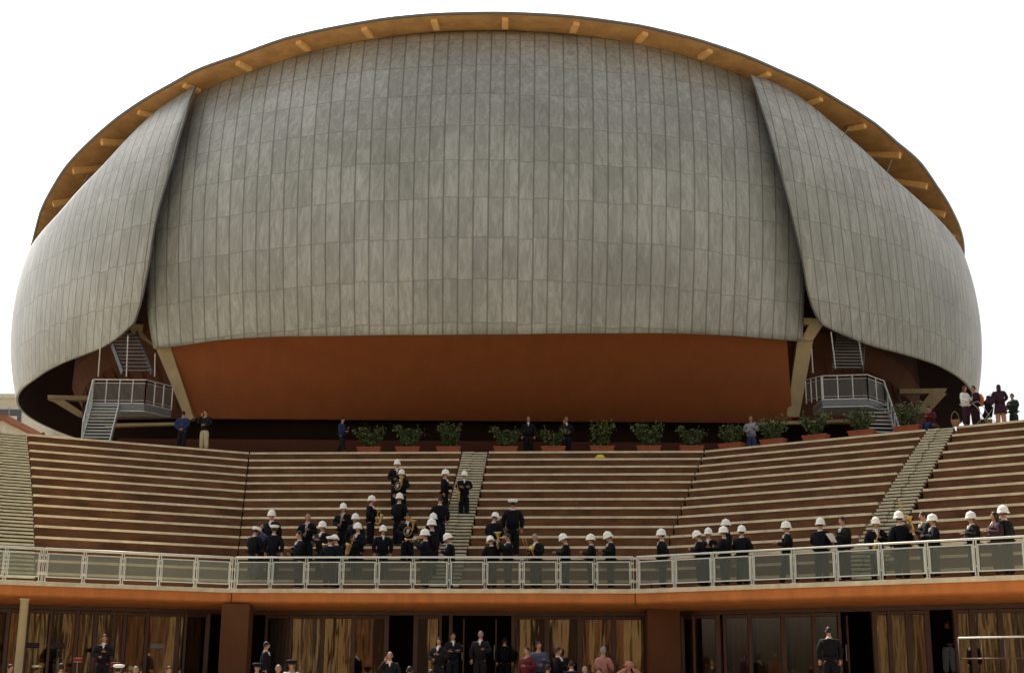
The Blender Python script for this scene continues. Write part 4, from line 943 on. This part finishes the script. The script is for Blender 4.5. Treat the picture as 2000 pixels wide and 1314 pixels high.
HT = {'helmet': 1.655 + .045 + .172, 'cap': 1.655 + .045 + .106, 'darkcap': 1.806, 'hard': 1.83, 'hair': 1.787, 'greyhair': 1.787, 'long': 1.789, 'longred': 1.789, 'sunhat': 1.79}
L_, R_, F_, B_K = -90, 90, 0, 180
BAND = [
 # px, head top y, dk, facing deg, pose, hat, outfit, label, instrument, instrument label
 (504, 1019, .3, 60, ('down', 'stand', ''), 'hair', 'slate', 'bareheaded man in slate blue shirt at the left end of the band', None, None),
 (494, 1029, -.2, 150, ('hold', 'stand', 'd'), 'cap', 'uni', 'officer in white peaked cap seen from behind, leftmost of the band', None, None),
 (527, 994, .0, -15, ('down', 'stand', ''), 'helmet', 'uni', 'helmeted bandsman facing the camera behind the second white peaked cap', None, None),
 (532, 1025, -.2, 175, ('down', 'stand', ''), 'cap', 'uni', 'officer in white peaked cap with back turned, second from the left', None, None),
 (582, 1036, .0, -70, ('hold', 'stand', ''), 'hair', 'uni2', 'bareheaded dark haired man facing left behind the second railing panel', None, None),
 (598, 1003, .0, 0, ('hold', 'stand', ''), 'greyhair', 'uni', 'balding bareheaded bandsman in white shirt holding a clarinet', 'clarinet', 'black clarinet held by the balding bareheaded bandsman'),
 (627, 1016, .1, -30, ('hold', 'stand', ''), 'helmet', 'uni', 'helmeted bandsman turned slightly left beside the balding clarinettist', None, None),
 (654, 1041, .1, -130, ('play', 'stand', 'd'), 'helmet', 'uni', 'stooping helmeted bandsman seen from behind playing a small brass', 'trumpet', 'brass trumpet raised by the stooping helmeted bandsman'),
 (643, 1051, -.5, 170, ('down', 'stand', ''), 'cap', 'uni', 'low figure in white peaked cap in front of the stooping bandsman', None, None),
 (668, 981, .0, -5, ('hold', 'stand', ''), 'helmet', 'uni2', 'tall helmeted bandsman facing front with a clarinet above the crowd', 'clarinet', 'black clarinet held by the tall bandsman above the crowd'),
 (692, 1001, .2, -20, ('down', 'stand', ''), 'helmet', 'uni', 'helmeted bandsman half hidden behind a saxophone player', None, None),
 (697, 1019, -.1, -25, ('sax', 'stand', ''), 'helmet', 'uni', 'helmeted saxophonist fourth railing panel of the middle balustrade', 'sax', 'saxophone of the bandsman above the fourth middle railing panel'),
 (723, 966, .0, 75, ('sax', 'stand', ''), 'helmet', 'uni', 'helmeted saxophonist in profile facing right, apart on an upper row', 'sax', 'bright saxophone of the profile player facing right'),
 (746, 1024, .0, 15, ('down', 'stand', ''), 'helmet', 'uni', 'helmeted bandsman facing front with a chest badge, empty handed', None, None),
 (774, 896, .0, 5, ('hold', 'stand', ''), 'helmet', 'uni', 'highest helmeted bandsman on the left rows, facing the camera', None, None),
 (783, 915, -.15, -20, ('one', 'stand', ''), 'helmet', 'uni', 'helmeted bandsman just below the highest one with a horn', 'horn', 'dull horn carried by the bandsman just below the highest one'),
 (778, 961, .0, 150, ('hold', 'stand', ''), 'helmet', 'uni', 'helmeted bandsman seen from behind under the highest pair', None, None),
 (795, 1001, -.1, 5, ('hold', 'stand', 'd'), 'hair', 'uni2', 'bareheaded bandsman holding a large coiled horn in front', 'horn', 'large coiled horn held by the bareheaded bandsman'),
 (845, 1000, .2, -150, ('down', 'stand', ''), 'helmet', 'uni', 'upper of two close helmets left of the centre aisle', None, None),
 (842, 1011, -.15, -120, ('down', 'stand', ''), 'helmet', 'uni2', 'lower of two close helmets left of the centre aisle, turned left', None, None),
 (829, 1031, -.1, -95, ('play', 'stand', ''), 'helmet', 'uni', 'helmeted trumpeter facing left beside the centre aisle', 'trumpet', 'trumpet pointing left beside the centre aisle'),
 (868, 915, .0, 80, ('one', 'stand', ''), 'helmet', 'uni', 'helmeted bandsman in profile facing right by the centre aisle top', None, None),
 (906, 918, .1, 5, ('crossed', 'stand', ''), 'helmet', 'uni', 'helmeted bandsman standing on the centre aisle steps, full figure', 'sax', 'saxophone hanging beside the bandsman on the aisle steps'),
 (858, 969, -.1, 175, ('down', 'stand', 'd'), 'hair', 'uni', 'dark haired bareheaded man with broad back left of the centre aisle', None, None),
 (878, 1038, .1, -95, ('hold', 'stand', 'd'), 'helmet', 'uni', 'helmeted bandsman bowing his head at the foot of the centre aisle', None, None),
 (964, 997, .0, 150, ('hold', 'stand', 'd'), 'helmet', 'uni', 'helmeted bandsman seen from behind beside the tall capped officer', None, None),
 (1001, 975, .0, 178, ('down', 'stand', ''), 'cap', 'uni', 'tall officer in white peaked cap with back turned, right of the centre aisle', None, None),
 (959, 1043, -.1, -150, ('hold', 'stand', 'd'), 'helmet', 'uni2', 'helmet tilted low behind the railing below the tall officer', None, None),
 (992, 1041, -.1, -80, ('play', 'stand', ''), 'hair', 'uni2', 'bareheaded man facing left with a horn below the tall officer', 'horn', 'horn held at face height below the tall officer'),
 (1047, 1041, .0, -40, ('sax', 'stand', 'd'), 'greyhair', 'uni2', 'bareheaded trombonist looking down at his instrument', 'trombone', 'brass trombone slanting down behind the railing glass'),
 (1105, 1039, .0, -100, ('one', 'stand', 'd'), 'helmet', 'uni', 'first of three helmeted men facing left, right of the trombonist', None, None),
 (1155, 1041, .1, -100, ('hold', 'stand', ''), 'helmet', 'uni2', 'middle of three helmeted men facing left, holding something red', None, None),
 (1193, 1035, .0, -85, ('hold', 'stand', 'd'), 'helmet', 'uni', 'last of three helmeted men facing left before the railing joint', None, None),
 (1294, 1031, .0, -105, ('behind', 'stand', ''), 'helmet', 'uni', 'lone helmeted bandsman just right of the railing joint', None, None),
 (1368, 1033, -.2, -110, ('hold', 'stand', 'd'), 'helmet', 'uni', 'leftmost helmet of the tight group of five on the right', None, None),
 (1386, 1029, .3, -20, ('hold', 'stand', ''), 'helmet', 'uni', 'helmeted bandsman facing front in the tight group of five', None, None),
 (1416, 1026, -.3, -120, ('hold', 'stand', ''), 'helmet', 'uni2', 'helmeted bandsman turned left, lower centre of the tight group', None, None),
 (1421, 1012, .3, -100, ('down', 'stand', ''), 'helmet', 'uni', 'highest helmet at the back of the tight group of five', None, None),
 (1451, 1024, .0, 140, ('hold', 'stand', ''), 'helmet', 'uni', 'rightmost of the tight group, broad back leaning right', None, None),
 (1540, 1016, .0, -100, ('one', 'walk', ''), 'helmet', 'uni2', 'lone helmeted bandsman walking left with a bright bag', None, None),
 (1606, 1009, .0, 140, ('hold', 'stand', ''), 'helmet', 'uni', 'helmeted bandsman from behind facing the man with white papers', None, None),
 (1651, 1008, -.1, -75, ('hold', 'stand', ''), 'hair', 'uni2', 'bareheaded bandsman reading white papers', 'papers', 'white sheets of music held by the bareheaded bandsman'),
 (1715, 1008, .0, -5, ('sax', 'stand', ''), 'helmet', 'uni', 'helmeted saxophonist facing front at the foot of the right aisle', 'sax', 'large saxophone of the player at the right aisle foot'),
 (1762, 996, .0, -165, ('down', 'stand', ''), 'helmet', 'uni', 'helmeted bandsman with broad back beside the right saxophonist', None, None),
 (1810, 998, .2, -90, ('sax', 'stand', ''), 'hair', 'uni2', 'bareheaded man facing left beside a helmeted one on the right', 'trombone', 'slim brass instrument leaning on the bareheaded man on the right'),
 (1828, 1002, -.2, -100, ('hold', 'stand', ''), 'helmet', 'uni', 'helmeted bandsman behind the bareheaded man on the right', None, None),
 (1904, 997, .0, -80, ('hold', 'stand', ''), 'helmet', 'uni2', 'helmeted bandsman in profile facing left near the right photo edge', None, None),
 (1950, 998, -.1, -85, ('hold', 'stand', ''), 'long', 'plum', 'long haired woman in dark plum coat holding a clarinet upright', 'clarinet', 'clarinet held upright by the long haired woman'),
 (1968, 985, .3, -140, ('down', 'stand', ''), 'helmet', 'uni2', 'helmeted bandsman at the right photo edge behind the long haired woman', None, None),
]
for (px, yt, dk, rot, pose, hat, outfit, lab, inst, ilab) in BAND:
    best = None
    for lev in range(0, NR):
        k = (1.35 if lev == 0 else lev + 2.5) + dk * (.8 if lev else 1.0); z = Z0 + lev * H
        if lev and 838 < px < 960 and yt < 1050: pass
        p, fac = onrow(px, k, z)
        for h in (1.0,):
            e = proj((p.x, p.y, z + HT[hat] * 1.13))[1] - yt
            if best is None or abs(e) < abs(best[0]): best = (e, lev, p, z)
    e, lev, p, z = best
    # height that puts the head exactly at yt
    hh = 1.0
    d = 43.0 + (p.y - 62) * -.9
    for _ in range(20): hh += (proj((p.x, p.y, z + HT[hat] * hh))[1] - yt) / 110.0
    hh = max(1.02, min(1.22, hh))
    P = Vector((p.x, p.y, z + .002))
    if px in (906,):
        P.z += .0
    rz = R(rot); person(P, rz, pose, hat, outfit, lab, hh, 'band members in dark uniform')
    if inst:
        off, ro = (0, 0, 0), None
        if px == 906: off, ro = (-.30, .12, -.15), (0, -.1, 0)
        if px == 1950: off, ro = (0, -.22, -.36), (math.pi * .93, 0, 0)
        if px == 1810: off, ro = (0, -.05, .25), (-1.2, 0, .2)
        if px == 992: off = (0, 0, .28)
        hold(P, rz, hh, inst, ilab, off, ro)
# upper terrace
def upper(px, Y, rot, pose, hat, outfit, lab, yt=None, z=ZTOP - .004, kk=None, grp=None):
    d = aty(px, 840, Y); P = Vector((d.x, Y, z)); hh = 1.0
    if yt is not None:
        for _ in range(20): hh += (proj((P.x, P.y, z + HT[hat] * hh))[1] - yt) / 75.0
        hh = max(.60 if pose[1] == 'sit' else .9, min(1.1, hh))
    return person(P, R(rot), pose, hat, outfit, lab, hh, grp), P, hh
upper(356, 62.7, 175, ('behind', 'stand', ''), 'hair', 'blue', 'man in blue coat with hands behind his back by the left strut', 800)
upper(400, 62.4, -20, ('phone', 'stand', ''), 'hair', 'khaki', 'man in dark jacket and khaki trousers holding a phone to his ear', 795)
upper(668, 62.9, 70, ('hold', 'walk', ''), 'hair', 'blue', 'man in dark blue walking right along the upper terrace', 815)
upper(1032, 63.4, 0, ('down', 'stand', ''), 'greyhair', 'suit', 'man in dark suit, white shirt and badge left of the aisle top planter', 803)
upper(1106, 63.4, 10, ('phone', 'stand', ''), 'greyhair', 'suit', 'man in dark suit with one hand raised, right of the single planter', 807)
upper(1467, 62.9, -10, ('hold', 'stand', ''), 'greyhair', 'grey', 'person in pale grey shirt and blue jeans between two wide planters', 808)
upper(1507, 64.2, 0, ('down', 'stand', ''), 'hard', 'worker', 'worker in a yellow hard hat standing behind a wide planter', 797)
def rowpt(px, k): return onrow(px, k, ZTOP)[0]
p = rowpt(1818, 18.3); person(Vector((p.x, p.y, ZTOP - .45)), R(-60), ('hold', 'sit', 'd'), 'hair', 'maroon', 'man in maroon sweater crouching at the top of the right aisle', .95)
p = rowpt(1887, 17.4); wom = Vector((p.x, p.y, ZTOP)); person(wom, R(40), ('hold', 'stand', ''), 'longred', 'knit', 'auburn haired woman in white sweater pushing a stroller', .98)
p = rowpt(1906, 18.1); man = Vector((p.x, p.y, ZTOP)); person(man, R(-70), ('hold', 'stand', ''), 'hair', 'plum', 'tall man in dark coat wearing an orange backpack', 1.04)
b = empty('backpack', man + Vector((.24, .05, 1.0)), R(-70), label='bright orange backpack on the tall man beside the stroller', cat='backpack')
q = MB(); q.tube([(0, 0, 0), (0, .02, .12), (0, .03, .32), (0, .0, .50)], [.13, .17, .17, .09], 12, sq=.65); q.build('bag', M['orange'], b, True).location = (0, .02, 0)
MB().tube([(0, .12, .06), (0, .15, .15), (0, .14, .26)], [.08, .10, .06], 10).build('pocket', M['orange'], b, True)
p = rowpt(1954, 17.3); cw = Vector((p.x, p.y, ZTOP)); person(Vector((cw.x, cw.y, ZTOP - .1)), R(160), ('hold', 'stand', 'd'), 'long', 'coat', 'bare legged woman in a plum coat on the far right skyline', .98)
MB().box((0, 0, 0), (.34, .14, .26)).tube([(-.1, 0, .12), (0, 0, .26), (.1, 0, .12)], .012, 6).build('handbag', M['plum'], None, origin=None)
hb = bpy.data.objects['handbag']; hb.location = cw + Vector((-.42, -.15, .95)); hb.rotation_euler = (0, .15, .3); tag(hb, 'dark handbag held out by the woman on the far right skyline', 'handbag')
p = rowpt(1980, 18.6); person(Vector((p.x, p.y, ZTOP - .25)), R(-60), ('hold', 'stand', ''), 'hair', 'green', 'person in dark green coat beside the bare legged woman', .95)
# stroller
st = empty('stroller', (wom.x + .75, wom.y - .15, ZTOP), R(15), label='dark stroller with basket at the top of the right aisle', cat='stroller')
b = MB()
for y in (-.2, .2): b.tube([(-.45, y, 1.0), (-.25, y, .85), (.15, y, .25), (.4, y, .12)], .013, 6); b.tube([(-.3, y, .12), (.25, y, .75), (.3, y, .95)], .013, 6)
b.tube([(-.45, -.2, 1.0), (-.45, .2, 1.0)], .016, 6).build('frame', M['steel'], st)
MB().tube([(-.05, 0, .42), (.12, 0, .5), (.2, 0, .78), (.1, 0, .98)], [.12, .19, .19, .10], 10).build('seat', M['black'], st, True)
MB().tube([(.05, 0, .95), (.2, 0, 1.05), (.35, 0, .95)], [.12, .2, .1], 10).build('hood', M['plum'], st, True)
MB().box((0, 0, .22), (.4, .3, .16)).build('basket', M['tan'], st)
for x, y in ((-.3, -.22), (-.3, .22), (.42, -.2), (.42, .2)):
    w_ = MB(); w_.tube([(x, y - .02, .12), (x, y + .02, .12)], .11, 14); w_.build('wheel', M['rubber'], st)
bk = empty('wicker_basket', (wom.x - .55, wom.y - .25, ZTOP), 0, label='small wicker basket with a tall handle left of the stroller', cat='basket')
MB().lathe([(.13, 0), (.19, .22), (.20, .24), (.17, .24), (.12, .04)], 14).build('bowl', M['tan'], bk, True)
MB().tube([(-.18, 0, .22), (-.12, 0, .5), (0, 0, .62), (.12, 0, .5), (.18, 0, .22)], .014, 6).build('handle', M['tan'], bk, True)
# small yellow bag on the seats
p, fac = onrow(1172, 16.4, Z0 + 14 * H)
o = MB().tube([(-.22, 0, .06), (-.1, 0, .11), (.08, .0, .12), (.22, 0, .05)], [.04, .10, .10, .04], 10).build('bag', M['yellow'], None, True); o.location = (p.x, p.y, Z0 + 14 * H + .02); tag(o, 'small yellow bag lying on the second row from the top', 'bag')
# left skyline: people beyond the seats and a parked motor scooter
def bgp(px, Y, z, *a, **k): d = aty(px, 840, Y); return person(Vector((d.x, Y, z)), *a, **k)
bgp(85, 66, ZTOP - .2, R(70), ('hold', 'stand', ''), 'hair', 'blue', 'person in blue coat on the left skyline beside the pale building', .93)
bgp(123, 66, ZTOP - .95, R(-30), ('down', 'stand', ''), 'hair', 'uni2', 'dark head and shoulders on the left skyline, nearest the escape stair', .95)
bgp(70, 67, ZTOP - .6, R(-70), ('one', 'stand', ''), 'hair', 'maroon', 'person in maroon on the left skyline, further left', .95)

# ------------------------------------------------------------------ ground floor people
def low(px, Y, yt, rot, pose, hat, outfit, lab, zmin=ZG):
    """standing so that the top of the head is at yt"""
    best = None
    for n in range(0, 140):
        y = Y - n * .1
        if n and abs((TE(aty(px, yt, y).x) - y) / .35 % 1 - .5) > .3 and y > TE(0) - 2.2: continue    # feet in the middle of a step
        P = aty(px, yt, y); z = gz(P.x, y); h = (P.z - z) / HT[hat]
        if best is None or abs(h - 1) < abs(best[0] - 1): best = (h, P, z, y)
        if .94 <= h <= 1.06: break
    h, P, z, Y = best; h = max(.88, min(1.08, h)); z += .002
    return person(Vector((P.x, Y, z)), R(rot), pose, hat, outfit, lab, h)
low(205, 44.0, 1238, 10, ('hold', 'stand', ''), 'hair', 'suit', 'man in dark suit with a white badge at the left foyer windows')
low(858, 45.0, 1243, -20, ('hold', 'stand', ''), 'long', 'suit', 'dark haired woman in a dark suit left of the foyer door')
low(885, 45.0, 1234, 10, ('crossed', 'stand', ''), 'hair', 'suit', 'man in dark suit and pale tie beside the woman at the foyer door')
low(939, 43.5, 1231, -10, ('one', 'stand', ''), 'greyhair', 'suit', 'grey haired man with a lanyard in the dark foyer doorway')
low(986, 47.2, 1243, 180, ('down', 'stand', ''), 'hair', 'uni2', 'dark silhouette with back turned, right half of the doorway')
low(1618, 37.0, 1223, 178, ('down', 'stand', ''), 'hair', 'uni2', 'large figure seen from behind in a dark jacket with white collar')
P = aty(1848, 1206, 43.6); jm = person(Vector((P.x, 43.6, P.z - 1.787)), R(180), ('behind', 'stand', ''), 'hair', 'jeans', 'person in black top and faded jeans standing raised on a crate', 1.0)
cz = P.z - 1.787
b = MB(); n_ = 5
for k in range(n_): b.box((0, -.26, .05 + (cz - ZT - .1) * k / (n_ - 1)), (.9, .02, .09)); b.box((0, .26, .05 + (cz - ZT - .1) * k / (n_ - 1)), (.9, .02, .09))
for x in (-.42, .42):
    for y in (-.235, .235): b.box((x, y, (cz - ZT) / 2 - .01), (.04, .03, cz - ZT - .04))
b.box((0, 0, cz - ZT - .012), (.94, .58, .024))
o = b.build('crate', M['tan'], None); o.location = (P.x, 43.6, ZT + .001); tag(o, 'wooden crate under the person in faded jeans', 'crate')
low(503, 42.1, 1294, 10, ('down', 'stand', ''), 'darkcap', 'police', 'dark peaked cap with silver badge by the left brown pillar')
low(570, 42.1, 1288, -15, ('down', 'stand', ''), 'darkcap', 'police', 'officer in dark peaked cap and pale collar, right of the first dark cap')
low(544, 42.0, 1297, 20, ('down', 'stand', ''), 'greyhair', 'slate', 'grey haired head between the two dark peaked caps')
low(762, 42.1, 1272, 5, ('phone', 'stand', ''), 'greyhair', 'suit', 'man in dark jacket and white shirt with a hand to his ear')
low(266, 42.1, 1300, 0, ('down', 'stand', ''), 'greyhair', 'pink', 'face with reddish hair at the bottom edge near the left windows')
low(1228, 42.1, 1291, 0, ('photo', 'stand', ''), 'sunhat', 'pink', 'woman in pink hat with elbows raised to take a photo')
low(1116, 42.0, 1289, 185, ('down', 'stand', ''), 'hair', 'uni2', 'dark head and shoulders at the bottom edge right of the doorway')
low(1170, 42.0, 1303, -10, ('down', 'stand', ''), 'hair', 'pink', 'head at the bottom edge just left of the woman in the pink hat')
low(842, 38.0, 1306, 180, ('down', 'stand', ''), 'hair', 'uni2', 'top of a dark head below the two people at the foyer door')
low(520, 46.2, 1252, 100, ('down', 'stand', ''), 'hair', 'uni2', 'shadowy figure just right of the left brown pillar')
# people gathered behind the glass on the right of the door, music stands and drums on the left
for i, (px, yt, of, ht_) in enumerate(((1030, 1262, 'maroon', 'hair'), (1052, 1252, 'slate', 'hair'), (1090, 1262, 'uni2', 'hair'), (1178, 1262, 'pink', 'greyhair'))):
    low(px, 45.3, yt, -40 + 60 * i, ('hold' if i % 2 else 'one', 'stand', ''), ht_, of, ['person in maroon at the foyer glass, first right of the doorway', 'person in slate shirt at the foyer glass beside the one in maroon', 'person in black at the foyer glass under the ceiling lights', 'person in pink shirt at the foyer glass near the right pillar'][i])
for px, yt, rot, of, ht_, lab in ((232, 1297, 160, 'uni', 'cap', 'white peaked cap low at the bottom edge, right of the man with the badge'), (330, 1300, 30, 'uni2', 'hair', 'dark head of a person under the third music stand'), (20, 1296, 60, 'uni2', 'hair', 'dark head of a person at the far left edge'), (120, 1294, -160, 'uni', 'hair', 'dark head of a person left of the red drum'),
                                  (1070, 1296, 150, 'uni2', 'hair', 'dark head of a person below the people at the foyer glass'), (1142, 1300, 20, 'suit', 'greyhair', 'grey head at the bottom edge under the right foyer glass'), (800, 1300, 170, 'uni2', 'hair', 'dark head just right of the man with a hand to his ear')):
    low(px, 41.5, yt, rot, ('hold', 'stand', ''), ht_, of, lab)
def music_stand(x, Y, z, rz, lab):
    t = empty('music_stand', (x, Y, z), rz, label=lab, cat='music stand', group='music stands before the left foyer windows')
    b = MB().tube([(0, 0, .3), (0, 0, 1.15)], .014, 6)
    for a in range(3): b.tube([(0, 0, .32), (.28 * math.cos(a * 2.1), .28 * math.sin(a * 2.1), .01)], .01, 5)
    b.build('stand', M['darksteel'], t); q = MB().box((0, -.03, 1.22), (.40, .02, .24), Matrix.Rotation(-.9, 3, 'X')); q.build('desk', M['interior'], t)
for px, lab in ((62, 'music stand near the cream post at the left edge'), (112, 'music stand left of the man with the badge'), (305, 'music stand right of the man with the badge')):
    d = aty(px, 1280, 42.5); music_stand(d.x, 42.5, ZT, .3, lab)
for px, yt, s_, lab in ((152, 1288, .85, 'red drum with white head beside the man with the badge'), (226, 1297, .9, 'drum with a pale head right of the man with the badge')):
    d = aty(px, yt, 43.2); t = empty('drum', (d.x, 43.2, d.z), 0, label=lab, cat='drum', group='drums before the left foyer windows'); t.scale = (s_, s_, s_)
    for nm, me in INST['drum']: link(nm, me, None, t)
    MB().tube([(0, 0, -.07), (0, 0, (ZT - d.z) / s_ + .2)], .012, 6).tube([(0, 0, -.5), (.2, .1, (ZT - d.z) / s_)], .01, 5).tube([(0, 0, -.5), (-.2, .1, (ZT - d.z) / s_)], .01, 5).tube([(0, 0, -.5), (0, -.2, (ZT - d.z) / s_)], .01, 5).build('drum_stand', M['steel'], t)
# pale post at the far left, metal barrier on the right
p = aty(42, 1240, 41.2); o = MB().lathe([(.15, 0), (.15, .05), (.12, .08), (.12, 2.5), (.14, 2.53), (.14, 2.57)], 18).build('post', M['cream'], None, True); o.location = (p.x, 41.2, ZT); tag(o, 'cream round post at the far left of the foyer windows', 'post')
b = MB(); a = aty(1872, 1245, 37.0); e = aty(2010, 1243, 36.0); zz = a.z
root = empty('handrail', (a.x, 37.0, ZT), 0, label='bright metal handrail before the dark windows at the lower right', cat='handrail')
MB().tube([Vector((0, 0, a.z - ZT)), Vector((e.x - a.x, -1, a.z - ZT + .02))], .024, 8).build('rail', M['white'], root, True)  # white colour stands in for the sun's glint on the metal
MB().tube([Vector((0, 0, a.z - ZT - .55)), Vector((e.x - a.x, -1, a.z - ZT - .53))], .02, 8).build('rail', M['mullion'], root, True)
for f in (0, .33, .66, 1): MB().tube([Vector(((e.x - a.x) * f, -f, 0)), Vector(((e.x - a.x) * f, -f, a.z - ZT))], .022, 8).build('post', M['mullion'], root, True)
# ------------------------------------------------------------------ pale buildings beyond the left end, and an unseen building added opposite for the foyer glass reflections
def house(x0, x1, Y, zb, zt, dep, lab, tile=False, rows=2, cols=4):
    c = Vector(((x0 + x1) / 2, Y, zb)); r_ = empty('apartment_building', c, 0, label=lab, cat='building'); w = x1 - x0; h_ = zt - zb
    MB().box((0, dep / 2, h_ / 2), (w, dep, h_)).build('wall', M['blockwhite'], r_)
    MB().box((0, dep / 2, h_ + .2), (w + .8, dep + .8, .4)).build('roof', M['rooftile'] if tile else M['blockwhite'], r_)
    for j in range(rows):
        z = h_ - 1.8 - 3.0 * j
        if z < .8: continue
        MB().box((0, -.55, z - 1.0), (w * .96, 1.1, .18)).box((0, -1.08, z - .5), (w * .96, .06, .8)).build('balcony', M['blockwhite'], r_)
        for i in range(cols):
            x = -w / 2 + w * (i + .5) / cols; f = MB()
            for sx in (-.62, .62): f.box((x + sx, -.03, z), (.1, .1, 1.7))
            for sz in (-.8, .8): f.box((x, -.03, z + sz), (1.14, .1, .1))
            f = f.build('window', M['blockwhite'], r_); MB().box((x, -.01, z), (1.1, .04, 1.5)).build('pane', M['glassdark'], f)
a = aty(-60, 800, 125); e = aty(45, 800, 125); zt = aty(20, 778, 125).z
house(a.x, e.x, 125, ZTOP - .02, zt, 12, 'pale flat roofed apartment block behind the left end of the seats')
a = aty(50, 800, 135); e = aty(165, 800, 135); house(a.x, e.x, 135, ZTOP - .02, aty(90, 803, 135).z, 12, 'lower pale house behind the blue coated person at the left', False, 3, 4)
a = aty(-70, 822, 100); e = aty(6, 822, 100); house(a.x, e.x, 100, ZTOP - .02, aty(10, 822, 100).z, 8, 'low house with a brown roof at the far left edge', True, 1, 3)
ob = empty('reflection_building', (0, -45, ZG), 0, label='long tan building added out of view to give the foyer glass its reflections', cat='building')
MB().box((0, 0, 8), (260, 8, 16)).build('wall', M['interior'], ob)
rr_ = random.Random(9); x = -125.0; q = MB(); q2 = MB()  # random columns shaped to give upright streaks in the foyer glass
while x < 125:
    w_ = rr_.uniform(.25, 1.5); (q if rr_.random() < .6 else q2).box((x, 4.2, 7.5), (w_, .35, 15.0)); x += w_ + rr_.uniform(.2, 2.2)
q.build('tan_columns', M['tancol'], ob); q2.build('brown_columns', M['brick'], ob)
